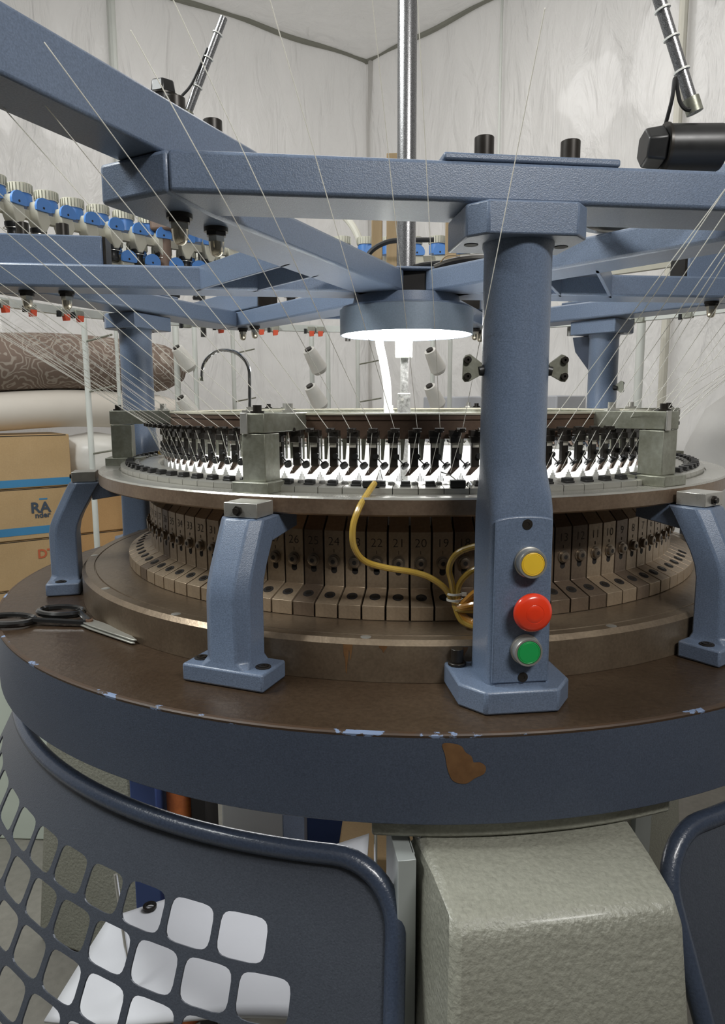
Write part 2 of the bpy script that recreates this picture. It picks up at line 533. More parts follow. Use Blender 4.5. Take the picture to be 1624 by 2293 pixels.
def bed():
    t = thing('machine_bed', 'round blue machine bed with oily brown top and chipped rim, carrying the knitting machine', 'machine bed', (0, 0, -.085))
    g = G().lathe([(1.0, -.083), (1.0, .044), (.655, .044), (.655, -.085), (.998, -.085)], 220)
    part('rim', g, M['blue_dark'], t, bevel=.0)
    part('top_plate', G().lathe([(.994, .0445), (.994, .05), (.655, .05), (.655, .0445)], 220), M['bedtop'], t, label='oily dark brown top')
    part('rim_edge', G().lathe([(1.0, .0441), (1.0005, .0475), (.9985, .0496), (.9935, .0502), (.9935, .0441)], 260), M['rimedge'], t,
         label='worn edge with flakes of pale blue paint')
    # bare rusty patch
    out = [(.052, .036), (.056, .020), (.060, -.002), (.068, -.018), (.085, -.022), (.098, -.014), (.110, -.008), (.112, .002),
           (.104, .009), (.096, .008), (.092, .018), (.084, .024), (.078, .033), (.066, .037)]
    k_ = len(out); out = smooth_path([(a, b, 0) for a, b in [out[-1]] + out + out[:2]], 4)[4:4 + 4 * k_]
    vs = []; R = 1.0008
    for p in out:
        vs.append((p.x, -math.sqrt(R * R - p.x * p.x), p.y))
    cx = sum(p.x for p in out) / len(out); cz = sum(p.y for p in out) / len(out)
    vs.append((cx, -math.sqrt(1.0012 ** 2 - cx * cx), cz)); n = len(out)
    part('rust_patch', G().add(vs, [(i, (i + 1) % n, n) for i in range(n)]), M['rust'], t, label='bare rusty patch in the paint')
    return t


bed()


def base_ring():
    t = thing('base_ring', 'broad worn steel ring lying on the machine bed under the numbered blocks', 'ring', (0, 0, .05))
    part('ring_body', G().lathe([(.82, .0505), (.82, .112), (.812, .12), (.7935, .12), (.7925, .1175), (.7905, .1175), (.7895, .12), (.655, .12), (.655, .0505)], 220), M['ring'], t)
    for a0, zt, zb, w in ((-96.6, .112, .062, .35), (-96.1, .112, .085, .25), (-83.4, .11, .095, .5), (-92.4, .112, .100, .5)):
        gs = G(); vs = []
        for u, z in ((-1, zt), (1, zt), (.8, (zt * 2 + zb) / 3), (.35, (zt + zb * 2) / 3), (.1, zb), (-.2, zb + .004), (-.3, (zt + zb) / 2), (-.8, (zt * 2 + zb) / 3)):
            vs.append(pol(.8204, a0 + w * u, z))
        part('rust_streak', gs.add(vs, [tuple(range(8))]), M['rust'], t, label='brown rust streak')
    for az in (-94.5, -64.1, -121, -140.1, -166, -34):
        x, y, _ = pol(.803, az)
        o = part('plug_screw', G().lathe([(.0, .1213), (.006, .1213), (.009, .1203), (.009, .1190), (0, .119)], 14, c=(x, y)), M['steel2'], t)
    return t


base_ring()


def cam_cylinder():
    t = thing('cam_cylinder', 'ring of numbered upright steel cam blocks below the round plate', 'cam ring', (0, 0, .12))
    part('core', G().lathe([(.634, .121), (.695, .121), (.695, .132), (.648, .155), (.648, .266), (.634, .276)], 210), M['gap'], t,
         label='dark core seen in the joints')
    h = radians(P0 / 2); e = .0018

    def wedge(prof, m_):
        g = G(); L = []; 
        for sgn in (-1, 1):
            for r, z in prof:
                hw = r * math.tan(h) - e
                L.append((sgn * hw, -r, z))
        n = len(prof)
        g.add(L, [tuple(range(n)), tuple(range(n, 2 * n))[::-1]] + [(i, (i + 1) % n, n + (i + 1) % n, n + i) for i in range(n)])
        return g
    prof = [(.713, .1208), (.713, .146), (.660, .165), (.660, .268), (.628, .301), (.626, .308), (.626, .1208)]
    blk = [part('cam_block', wedge(prof, 0), M[k], t, bevel=.0007, sharp=30) for k in ('cam', 'cam2')]
    scr = []

    def details(parent):
        # threaded stud with washer over a keyhole slot, countersunk foot screw
        a = part('keyhole_slot', G().cyl((0, -.6603, .1945), (0, -.6585, .1945), .0058, n=12).box((0, -.6595, .203), (.0105, .0016, .016)), M['gap'], parent)
        g = G().lathe([(.0, 0), (.0120, 0), (.0120, .0022), (.0092, .0024), (.0092, .0080), (.0066, .009), (.0040, .009), (.0040, .003), (0, .003)], 14)
        mm = Matrix.Translation((0, -.660, .212)) @ Matrix.Rotation(radians(90), 4, 'X')
        g.v = [tuple(mm @ Vector(p)) for p in g.v]
        b = part('adjusting_stud', g, M['studsteel'], parent)
        g = G().cyl((0, -.6692, .212), (0, -.6680, .212), .0042, n=8)
        d = part('stud_hole', g, M['gap'], parent)
        sl = Vector((0, -.053, -.019)).normalized(); nn = Vector((0, -.019, .053)).normalized()
        cpt = Vector((0, -.6875, .1552))
        c2 = part('counterbore', G().cyl(cpt - nn * .001, cpt + nn * .0009, .0098, n=16), M['gap'], parent)
        f = part('foot_screw', G().cyl(cpt - nn * .0005, cpt + nn * .0018, .0056, .0050, n=12), M['blackmetal'], parent)
        return [a, b, d, c2, f]
    kids = details(blk[0])
    protos = kids
    made = 0
    dark = {25, 18, 13, 12, 14, 36, 9}
    first = True
    for i in range(NF):
        n = i + 1
        az = -91.0 - (n - 21) * P0
        rz = radians(az + 90)
        b = blk[1] if n in dark else blk[0]
        c = b.copy(); COL.objects.link(c); c.parent = t; c.rotation_euler = (0, 0, rz)
        front = -205 < az < 25
        for q in protos if front else []:
            clone(q, c)
        if front and 5 <= n <= 44:
            vs, fs = text_geo(str(n), .0225)
            g = G().add([(x, -.6606, z + .2475) for x, _, z in vs], fs)
            g.box((0, -.6605, .2308), (.0009, .0006, .006))
            O = OR[t.name]
            me = mesh('number', g, M['engrave'], O, recalc=False)
            q = bpy.data.objects.new('number', me); COL.objects.link(q); q.parent = c
    for q in protos:
        bpy.data.objects.remove(q)
    for b in blk:
        bpy.data.objects.remove(b)
    return t


cam_cylinder()


def round_plate():
    t = thing('round_plate', 'round brown steel plate with bright top carrying the sinker segments', 'plate', (0, 0, .313))
    part('plate_body', G().lathe([(.768, .313), (.772, .316), (.772, .3405), (.626, .3405), (.626, .313)], 220), M['plate'], t, sharp=30)
    part('plate_top', G().lathe([(.772, .3407), (.7695, .344), (.726, .344), (.7255, .3415), (.626, .3415), (.626, .3407)], 220), M['platetop'], t, label='bright machined top')
    h = radians(P0 / 2)
    vs = []; prof = [(.722, .3418), (.722, .3535), (.716, .3555), (.636, .3565), (.632, .3535), (.632, .3418)]
    for sgn in (-1, 1):
        for r, z in prof:
            vs.append((sgn * (r * math.tan(h) - .0007), -r, z))
    n = len(prof)
    g = G().add(vs, [tuple(range(n)), tuple(range(n, 2 * n))[::-1]] + [(i, (i + 1) % n, n + (i + 1) % n, n + i) for i in range(n)])
    seg = part('sinker_segment', g, M['platetop'], t)
    clip = part('clip', G().box((0, -.702, .3605), (.0155, .016, .0085)).box((0, -.7095, .3575), (.018, .004, .004)), M['black'], seg, bevel=.001)
    knob = part('lock_screw', G().lathe([(0, .3562), (.0062, .3562), (.0062, .3595), (.004, .3612), (0, .3612)], 12, c=(.0165, -.684)), M['zinc'], seg)
    for i in range(1, NF):
        az = i * P0
        clone_tree(seg, t, radians(az))
    # needle tips standing in a wave, one crest under every feeder
    g = G(); per = 14
    for i in range(NF):
        for j in range(per):
            az = -91.0 + i * P0 + (j - per / 2) * P0 / per
            d = abs(j - per / 2)
            z = .3505 + .0195 * max(0, 1 - d / 4.3)
            m_ = rotz_m(az + 90)
            g.box((0, -.6215, (z + .335) / 2), (.0013, .0022, z - .335), m_)
    part('needle', g, M['needle'], t, kind='stuff', sharp=60)
    # two yellow tube fittings replace clips at the front
    return t


round_plate()


def fabric():
    def fn(u, v):
        a = 2 * pi * u
        r = .614 - .08 * v ** 1.5; z = .349 - .34 * v
        return (r * cos(a), r * sin(a), z)
    t = thing('knitted_fabric', 'white knitted fabric tube hanging inside the ring of needles', 'fabric', (0, 0, .0))
    g = G().grid(fn, 140, 10)
    part('fabric_tube', g, M['fabric'], t)
    g = G().lathe([(.533, .010), (.3, .03), (.02, .04), (.02, .036), (.3, .026), (.533, .006)], 60)
    part('fabric_gather', g, M['fabric'], t)


fabric()


# ------------------------------------------------------------------ feeder ring, feeders, posts
def feeder_ring():
    t = thing('feeder_ring', 'brown-faced ring holding the black yarn feeders over the needles', 'feeder ring', (0, 0, .43))
    part('ring_face', G().lathe([(.602, .431), (.602, .4625), (.5995, .4625), (.5995, .4655), (.602, .4655), (.602, .474), (.59, .474), (.59, .431)], 200), M['brown'], t, label='brown ring face')
    part('ring_top', G().lathe([(.604, .4742), (.604, .4775), (.555, .4775), (.555, .4742)], 200), M['ringcream'], t, label='pale ring rim')
    part('ring_inside', G().lathe([(.5895, .44), (.5895, .4738), (.575, .4738), (.575, .44)], 160), M['steel'], t)
    # one feeder and its pieces at azimuth -90
    body = G().box((0, -.6185, .409), (.0150, .009, .056)).box((0, -.618, .441), (.0215, .014, .012)).box((-.001, -.6225, .430), (.0185, .012, .012))
    f = part('yarn_feeder', body, M['blackmetal'], t, bevel=.001)
    tip = G()
    pts = [(-.0045, .384), (.0085, .384), (.0085, .381), (-.0075, .3655), (-.0165, .3645)]
    vs = [(x, -.6205, z) for x, z in pts] + [(x, -.6165, z) for x, z in pts]
    tip.add(vs, [(0, 1, 2, 3, 4), (9, 8, 7, 6, 5)] + [(i, (i + 1) % 5, 5 + (i + 1) % 5, 5 + i) for i in range(5)])
    tip.cyl((-.0085, -.6222, .3702), (-.0085, -.620, .3702), .0019, n=8)
    part('tip', tip, M['tip'], f, label='slanted brown steel tip')
    part('sticker', G().box((0, -.6232, .4200), (.0118, .0006, .0082)), M['sticker'], f, label='pale blank sticker')
    part('screw', G().cyl((.0055, -.6285, .4005), (.0055, -.6225, .4005), .0052, .0048, n=12).cyl((.0055, -.6289, .4005), (.0055, -.6284, .4005), .0026, n=8), M['black'], f)
    kn = G()
    ax = Vector((.62, -.42, -.66)).normalized(); c = Vector((.0205, -.6235, .3835))
    kn.cyl(c - ax * .0045, c - ax * .0028, .0030, .0078, n=14).cyl(c - ax * .0028, c - ax * .0015, .0078, n=14)
    kn.cyl(c - ax * .0015, c + ax * .0015, .0035, n=10).cyl(c + ax * .0015, c + ax * .003, .0080, .0078, n=14)
    kn.cyl((.008, -.622, .396), tuple(c), .0013, n=6)
    part('guide_wheel', kn, M['black'], f, label='small black grooved wheel on a wire')
    br = G().prism([(.0105, .444), (.0215, .444), (.0165, .392), (.0115, .392)], -.6015, -.5985,
                   Matrix(((1, 0, 0, 0), (0, 0, 1, 0), (0, 1, 0, 0), (0, 0, 0, 1))))
    br.box((.0095, -.611, .415), (.0018, .006, .046))
    part('side_bracket', br, M['steel'], f, label='grey-green side bracket')
    eg = G().box((.004, -.640, .4465), (.010, .040, .0035)).cyl((.004, -.6605, .4445), (.004, -.6605, .4515), .0048, n=10).cyl((-.004, -.650, .449), (.012, -.650, .449), .0036, n=8)
    part('thread_guide', eg, M['blackmetal'], f)
    off = radians(-92.0 + 90)
    f.rotation_euler = (0, 0, off)
    for i in range(1, NF):
        clone_tree(f, t, off + radians(i * P0))


feeder_ring()


def post(az, label):
    t = thing('ring_post', label, 'post', (0, 0, .344), group=None)
    m = az + 90
    part('base', G().box((0, -.722, .3535), (.072, .088, .019)).turn(m), M['steel'], t, bevel=.0015)
    part('upright', G().box((0, -.726, .404), (.046, .05, .082)).turn(m), M['steel'], t, bevel=.0015)
    part('arm', G().prism([(-.023, -.7525), (.023, -.7525), (.023, -.595), (-.023, -.595)], .4465, .4795).turn(m), M['steel'], t, bevel=.0015)
    part('side_strip', G().box((-.0155, -.7545, .4625), (.014, .003, .036)).turn(m), M['steel2'], t, bevel=.0008)
    x, y, _ = pol(.735, az); x2, y2, _ = pol(.625, az)
    part('bolt', G().cyl((x, y, .4797), (x, y, .4835), .0125, n=16).cyl((x, y, .4835), (x, y, .4935), .0078, n=14), M['blackmetal'], t)
    part('bolt', G().cyl((x2, y2, .4797), (x2, y2, .484), .0145, n=6).cyl((x2, y2, .484), (x2, y2, .496), .0078, n=14), M['steel2'], t)


for az, lb in ((-110.3, 'grey steel post on the round plate beside the chrome hook, front left'),
               (-169.5, 'grey steel post on the round plate in front of the left blue column'),
               (-50.0, 'stained grey steel post on the round plate at the right edge'),
               (10, 'grey steel post on the far right of the round plate behind the feeders'),
               (70, 'grey steel post at the back of the round plate, right of the centre rod'),
               (130, 'grey steel post at the back of the round plate, left of the centre rod')):
    post(az, lb)


def leg_bracket(az, label, block=True):
    t = thing('support_leg', label, 'bracket', pol(.86, az, .05))
    m = az + 90
    part('foot', G().box((0, -.862, .0655), (.150, .076, .030)).turn(m), M['blue'], t, bevel=.004)
    for s in (-1, 1):
        x, y, _ = pol(1, 0)
        g = G().cyl((s * .058, -.868, .0806), (s * .058, -.868, .0822), .0125, n=16)
        part('counterbore', g.turn(m), M['gap'], t)
        part('foot_bolt', G().lathe([(.0035, .0822), (.0085, .0822), (.0085, .0838), (.0035, .0838)], 14, c=(s * .058, -.868)).turn(m), M['blackmetal'], t)
    # leaning leg, chamfered section swept along a bent path
    secs = []
    for (r, z, hw, hd, ch) in ((.862, .078, .046, .036, .006), (.862, .09, .040, .032, .016), (.862, .19, .040, .032, .018), (.858, .212, .040, .032, .018),
                               (.848, .236, .040, .032, .018), (.818, .292, .040, .034, .018), (.806, .3125, .040, .035, .018)):
        yo = -(r + hd); yi = -(r - hd)
        zt = z
        secs.append([(-hw + ch, yo, zt), (hw - ch, yo, zt), (hw, yo + ch, zt), (hw, yi, zt), (-hw, yi, zt), (-hw, yo + ch, zt)])
    part('leg', G().loft(secs).turn(m), M['blue'], t, bevel=.003, sharp=28)
    part('nose', G().prism([(.700, .282), (.79, .270), (.79, .3115), (.700, .3115)], -.028, .036,
                           Matrix(((0, 0, 1, 0), (-1, 0, 0, 0), (0, 1, 0, 0), (0, 0, 0, 1)))).turn(m), M['blue'], t, bevel=.002)
    if block:
        part('clamp_block', G().box((.002, -.8065, .3255), (.062, .054, .024)).turn(m), M['steel2'], t, bevel=.0012)
        x0 = -.002
        g = G().cyl((x0, -.8335, .3245), (x0, -.8375, .3245), .0085, n=6).cyl((x0, -.8375, .3245), (x0, -.842, .3245), .0052, n=12)
        part('set_screw', g.turn(m), M['blackmetal'], t)


for az, lb in ((-108.8, 'leaning blue cast leg with bolted foot, front left below the chrome hook post'),
               (-162.8, 'leaning blue cast leg on the bed beside the cardboard boxes'),
               (-49.3, 'leaning blue cast leg cut off by the right edge of the picture'),
               (12, 'leaning blue cast leg hidden on the far right side of the bed'),
               (66, 'leaning blue cast leg behind the cam blocks, right of the centre'),
               (130, 'leaning blue cast leg behind the cam blocks, back left')):
    leg_bracket(az, lb)


# ------------------------------------------------------------------ columns
def sup(n, hx, hy, cx, cy, z, ex):
    out = []
    for i in range(n):
        a = 2 * pi * i / n
        c, s = cos(a), sin(a)
        out.append((cx + hx * math.copysign(abs(c) ** (2 / ex), c), cy + hy * math.copysign(abs(s) ** (2 / ex), s), z))
    return out


def column(az, label, front=False, gusset=False):
    t = thing('support_column', label, 'column', pol(.87, az, .05))
    m = az + 90
    r0 = .87
    ft = [(-.085, -.80), (-.085, -.905), (-.055, -.945), (.055, -.945), (.085, -.905), (.085, -.80)]
    part('foot_plate', G().prism(ft, .0503, .086).turn(m), M['blue'], t, bevel=.004)
    for sx, sy in ((-.068, -.83), (.068, -.83), (-.068, -.895), (.068, -.895)):
        if sy < -.88: continue
        g = G().cyl((sx, sy, .086), (sx, sy, .091), .0145, n=14).cyl((sx, sy, .091), (sx, sy, .113), .010, n=12)
        part('bolt', g.turn(m), M['blackmetal'], t, bevel=.001)
    # shaft: round above, box with rounded corners below
    n = 64; secs = []
    spec = ((.0855, .050, .051, 7), (.10, .0485, .0505, 7), (.20, .048, .050, 7), (.325, .048, .050, 6.5), (.342, .048, .0495, 6), (.352, .048, .049, 5), (.366, .048, .0485, 4),
            (.380, .0478, .0480, 3), (.395, .0476, .0477, 2.4), (.412, .0475, .0475, 2), (.52, .0475, .0475, 2), (.705, .0475, .0475, 2), (.712, .0500, .0500, 2), (.7165, .0500, .0500, 2))
    for z, hx, hy, ex in spec:
        secs.append(sup(n, hx, hy, .003 * min(1, max(0, (.412 - z) / .05)), -(r0 + .0015 * min(1, max(0, (.412 - z) / .05))), z, ex))
    part('shaft', G().loft(secs).turn(m), M['blue'], t, sharp=40)
    hd = [(-.085, -.80), (-.085, -.905), (-.062, -.932), (.062, -.932), (.085, -.905), (.085, -.80)]
    part('head_plate', G().prism(hd, .7165, .760).turn(m), M['blue'], t, bevel=.003)
    for s in (-1, 1):
        part('screw_hole', G().cyl((s * .066, -.862, .7155), (s * .066, -.862, .7175), .010, n=16).turn(m), M['gap'], t)
    if gusset:
        g = G().prism([(.048, .715), (.118, .715), (.105, .665), (.048, .60)], -.012, .012, Matrix(((1, 0, 0, 0), (0, 0, 1, -.87), (0, 1, 0, 0), (0, 0, 0, 1))))
        part('gusset', g.turn(m - 65, about=(0, 0)) if False else g.turn(m), M['blue_dark'], t, bevel=.002)
    # side guides
    for s in ((-1, 1) if front else (-1,)):
        pl = [(.050, .536), (.050, .552), (.068, .565), (.0745, .563), (.078, .558), (.0785, .530), (.075, .5255), (.069, .526)]
        vs = [(s * x, -.875, z) for x, z in pl] + [(s * x, -.872, z) for x, z in pl]; k = len(pl)
        g = G().add(vs, [tuple(range(k)), tuple(range(k, 2 * k))[::-1]] + [(i, (i + 1) % k, k + (i + 1) % k, k + i) for i in range(k)])
        w = part('guide_bracket', g.turn(m), M['steel'], t, bevel=.0006)
        for zz in (.5565, .5335):
            part('socket_screw', G().lathe([(.0018, 0), (.0052, 0), (.0052, .005), (.0018, .005)], 12, m=Matrix.Translation((s * .072, -.875, zz)) @ Matrix.Rotation(radians(90), 4, 'X')).turn(m), M['blackmetal'], w)
        part('clamp', G().cyl((s * .044, -.868, .543), (s * .056, -.872, .541), .009, .007, n=12).turn(m), M['black'], w)
    if front:
        px = .002
        arch = [(-.0425, .0900)] + [(.0425, .0900), (.0425, .330)] + [(.0425 * cos(radians(a)), .330 + .0075 * sin(radians(a))) for a in range(15, 180, 15)] + [(-.0425, .330)]
        g = G().prism([(px + x, z) for x, z in arch], .9205, .9250, Matrix(((1, 0, 0, 0), (0, 0, -1, 0), (0, 1, 0, 0), (0, 0, 0, 1))))
        cov = part('control_cover', g.turn(m), M['blue'], t, bevel=.003)
        for x, z in ((px + .004, .3255), (px + .004, .0985)):
            gg = G().lathe([(.0028, 0), (.0075, 0), (.0075, .0012), (.0028, .0012)], 16, m=Matrix.Translation((x, -.9250, z)) @ Matrix.Rotation(radians(90), 4, 'X'))
            gg.cyl((x, -.9252, z), (x, -.9256, z), .003, n=6)
            part('cover_screw', gg.turn(m), M['blackmetal'], cov)

        def button(x, z, mt, r, red=False):
            T = Matrix.Translation((x, -.9250, z)) @ Matrix.Rotation(radians(90), 4, 'X')
            if red:
                g = G().lathe([(0, 0), (.014, 0), (.014, .014), (0, .014)], 32, m=T)
                b = part('emergency_stop', g.turn(m), M['black'], t)
                g = G().lathe([(0, .014), (.0255, .014), (.0280, .017), (.0282, .020), (.0265, .0235), (.022, .0262), (.0135, .0283), (.0132, .0279), (.0128, .0283), (.006, .0288), (0, .0289)], 48, m=T)
                part('mushroom_cap', g.turn(m), M[mt], b, sharp=50, label='red mushroom cap')
            else:
                g = G().lathe([(0, 0), (.0225, 0), (.0225, .004), (.0212, .0045), (.0212, .0150), (.0202, .0175), (.0176, .0175), (.0174, .0155), (0, .0155)], 40, m=T)
                b = part('push_button', g.turn(m), M['steel2'], t)
                g = G().lathe([(0, .0155), (.0169, .0155), (.0169, .0172), (.0155, .0178), (.0148, .0172), (.0142, .0178), (0, .0180)], 36, m=T)
                part('button_cap', g.turn(m), M[mt], b, label={'yellow': 'yellow button cap', 'green': 'green button cap'}[mt])
        button(px + .008, .271, 'yellow', .02)
        button(px + .009, .2015, 'red', .028, True)
        button(px + .006, .1415, 'green', .02)


column(-79.6, 'thick blue column with yellow, red and green buttons in front of the machine', front=True)
column(161.2, 'blue column at the back left beside the printed blanket')
column(41.0, 'blue column at the back right with a triangular gusset', gusset=True)


# ------------------------------------------------------------------ upper frame
def upper_frame():
    t = thing('upper_frame', 'blue welded frame of box beams and spokes resting on the three columns', 'frame', (0, 0, .7605))
    Z0, Z1 = .7635, .8165

    def loc(pl, phi):
        # (n, t) -> machine xy, n outward along phi, t to the left of it
        a = radians(phi); n = (cos(a), sin(a)); q = (-sin(a), cos(a))
        return [(p[0] * n[0] + p[1] * q[0], p[0] * n[1] + p[1] * q[1]) for p in pl]
    d = (.857, .515); e = (-.515, .857)

    def so(s, o, k):
        return (s * d[0] + o * e[0], k * (s * d[1] + o * e[1]))
    for phi in (-79, 161, 41):
        part('cross_beam', G().prism(loc([(.78, -.434), (.90, -.485), (.90, .485), (.78, .434)], phi), Z0, Z1), M['blue'], t, bevel=.006)
        for k in (-1, 1):
            pl = [so(.10, -.03, k), (.78, k * .434), (.90, k * .485), (.824, k * .583), so(.10, .09, k)]
            part('spoke', G().prism(loc(pl, phi), Z0, Z1), M['blue'], t, bevel=.006)
            # bolts with cap nuts through frame and arm
            for s in (.925, .835):
                x, y = loc([so(s, .008, k)], phi)[0]
                w = part('bolt_head', G().cyl((x, y, .8865), (x, y, .918), .0145, n=16), M['blackmetal'], t, bevel=.001)
                b = part('cap_nut', G().cyl((x, y, .7635), (x, y, .757), .0185, n=24).cyl((x, y, .757), (x, y, .751), .0165, n=6), M['blackmetal'], t)
                part('dome', G().cyl((x, y, .751), (x, y, .742), .0135, .0135, n=6).lathe([(0, .7205), (.004, .721), (.008, .7235), (.0105, .728), (.0115, .734), (.012, .742), (0, .742)], 20, c=(x, y)), M['brass'], b)
        # raised pads over the columns
        part('top_pad', G().prism(loc([(.80, -.125), (.90, -.125), (.898, .125), (.80, .125)], phi), Z1, .8265), M['blue'], t, bevel=.003)
        for tt in (-.062, .062):
            x, y = loc([(.872, tt)], phi)[0]
            part('bolt_head', G().cyl((x, y, .8265), (x, y, .8555), .0135, n=20), M['blackmetal'], t, bevel=.0012)
    for phi in (-139, 101, -19):
        for nn, hw in ((.37, .14), (.487, .215)):
            part('tie_plate', G().prism(loc([(nn - .004, -hw), (nn + .004, -hw), (nn + .004, hw), (nn - .004, hw)], phi), Z0 - .0, Z1), M['blue'], t, bevel=.001)
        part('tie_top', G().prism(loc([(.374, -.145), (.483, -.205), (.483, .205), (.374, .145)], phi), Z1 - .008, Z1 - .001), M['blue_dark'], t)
    part('hub', G().lathe([(.06, .7350), (.166, .7350), (.166, .7380), (.140, .7420), (.135, .764), (.06, .764)], 90), M['blue'], t)
    part('hub_top', G().prism(loc([(.115, -.045), (.115, .045), (-.06, .10), (-.06, -.10)], -79), .8165, .8225), M['blue'], t, bevel=.002)
    part('hub_recess', G().box((.018, -.06, .79), (.075, .06, .048)), M['gap'], t, label='dark opening between the spokes')
    return t


upper_frame()


def arms():
    d = (.857, .515); e = (-.515, .857)

    def so(s, o, k, phi):
        a = radians(phi); n = (cos(a), sin(a)); q = (-sin(a), cos(a))
        p = (s * d[0] + o * e[0], k * (s * d[1] + o * e[1]))
        return (p[0] * n[0] + p[1] * q[0], p[0] * n[1] + p[1] * q[1])
    lab = {(-79, -1): 'big blue arm reaching out over the left end of the front beam',
           (-79, 1): 'blue arm on the right end of the front beam outside the picture',
           (161, 1): 'blue arm block lying on the frame at the far left above two cap nuts',
           (161, -1): 'blue arm leading back from the frame behind the lamp',
           (41, 1): 'blue arm on the back right of the frame, leading backwards',
           (41, -1): 'blue arm end on the frame at the right edge behind the column'}
    for (phi, k), lb in lab.items():
        pl = [so(s, o, k, phi) for s, o in ((.74, -.033), (1.42, -.033), (1.42, .045), (.74, .045))]
        O = (sum(p[0] for p in pl) / 4, sum(p[1] for p in pl) / 4, .8168)
        t = thing('outward_arm', lb, 'arm', O, group=None)
        part('beam', G().prism(pl, .8170, .8865), M['blue'], t, bevel=.004)
        part('end_cap', G().prism([so(s, o, k, phi) for s, o in ((.733, -.030), (.7395, -.030), (.7395, .042), (.733, .042))], .820, .8835), M['blackmetal'], t)


arms()


# ------------------------------------------------------------------ lamp and centre shaft
def lamp():
    t = thing('hub_lamp', 'round grey-blue lamp drum with a glowing white underside under the frame hub', 'lamp', (0, 0, .667))
    part('drum', G().lathe([(.172, .669), (.172, .7315), (.168, .7345), (.04, .7345), (.04, .70), (.160, .70), (.168, .669)], 100), M['drum'], t)
    part('diffuser', G().lathe([(.1675, .671), (.1675, .676), (.03, .676), (.03, .671)], 90), emis('lamp_white', (1, 1, 1), 28), t, label='glowing white diffuser')


M['drum'] = mat('drum_grey_blue', (.15, .19, .235), .38, .2, col2=(.18, .22, .27), scale=5, fine=(400, .08))
lamp()


def centre():
    t = thing('centre_rod', 'square grey steel rod running down through the ring from the lamp', 'rod', (-.004, 0, .0))
    part('bracket', G().box((-.006, -.03, .648), (.044, .02, .074)), M['palesteel'], t, bevel=.002)
    for x, z in ((-.020, .662), (-.020, .640)):
        part('screw', G().cyl((x, -.0405, z), (x, -.043, z), .0045, n=10), M['steel2'], t)
    part('rod', G().box((-.004, -.01, .40), (.020, .018, .62)), M['zinc'], t, bevel=.001)
    part('socket', G().box((-.005, -.01, .490), (.034, .03, .062)), M['zinc'], t, bevel=.002)
    part('screw', G().cyl((-.009, -.0255, .505), (-.009, -.029, .505), .004, n=10), M['steel2'], t)
    g = G().cyl((-.001, 0.0, .80), (-.001, 0.0, 1.9), .0242, n=36)
    solo('top_tube', g, M['hammertube'], 'thick speckled grey tube rising from the frame hub to the roof', 'tube', (0, 0, .80))
    h = thing('air_hose', 'milky white hose hanging from the lamp beside the centre rod', 'hose', (-.045, -.05, .465))
    part('hose', G().tube(smooth_path([(-.066, -.03, .69), (-.068, -.05, .650), (-.058, -.05, .60), (-.049, -.05, .545), (-.046, -.05, .488)]), .0105, 12), M['hose'], h)
    part('fitting', G().cyl((-.045, -.05, .462), (-.045, -.05, .490), .0125, n=6).cyl((-.045, -.05, .468), (-.030, -.05, .468), .008, n=8), M['white'], h)


M['palesteel'] = mat('pale_bracket', (.62, .66, .60), .4, .2)
M['hammertube'] = mat('hammertone_tube', (.10, .10, .10), .28, .75, col2=(.42, .42, .43), scale=1100, amount=.5, bump=.08, bscale=1200)
centre()


def hook():
    pts = [(-.287, -.60, .484), (-.287, -.60, .50), (-.286, -.60, .54), (-.287, -.60, .558), (-.293, -.60, .573), (-.305, -.60, .585), (-.320, -.60, .5915), (-.337, -.60, .5925),
           (-.353, -.60, .587), (-.366, -.60, .575), (-.373, -.60, .560), (-.375, -.60, .545)]
    t = thing('chrome_hook', 'thin chrome rod bent into a hook above the left steel post', 'hook', (-.287, -.60, .478))
    part('rod', G().tube(smooth_path(pts, 6), .0032, 10), M['chrome'], t)
    part('eye', G().cyl((-.375, -.60, .545), (-.3765, -.60, .538), .0032, .0052, n=10), M['steel'], t)
    x, y, _ = (-.272, -.6, 0)
    part('collar', G().cyl((-.287, -.60, .4785), (-.287, -.60, .490), .007, n=12).box((-.287, -.61, .482), (.014, .05, .004)), M['steel2'], t)


hook()


def fan(name_l, motor_c, size, axis, rod0, rod1, cab, label):
    t = thing('ventilator', label, 'fan', tuple(Vector(motor_c) - Vector((0, 0, size))))
    c = Vector(motor_c); a = Vector(axis).normalized()
    part('motor', G().cyl(c - a * size * 1.1, c + a * size * 1.5, size, n=28), M['black'], t, bevel=.003)
    cc = c - a * size * 1.1
    part('terminal_box', G().cyl(cc - a * size * .9, cc - a * size * .05, size * .82, size * .95, n=6), M['black'], t, bevel=.003)
    part('rim', G().cyl(cc, cc + a * size * .12, size * 1.06, n=28), M['blackmetal'], t)
    r = part('rod', G().cyl(rod0, rod1, size * .27, n=16), M['hammertube'], t)
    r0 = Vector(rod0); r1 = Vector(rod1)
    part('collar', G().cyl(r0, r0.lerp(r1, .12), size * .37, n=14), M['steel'], t)
    part('cable', G().tube(smooth_path(cab), size * .09, 8), M['rubber'], t)
    for q in (.35, .62, .85):
        p = r0.lerp(r1, q); dd = (r1 - r0).normalized()
        part('cable_tie', G().cyl(p - dd * size * .04, p + dd * size * .04, size * .36, n=12), M['white'], t)


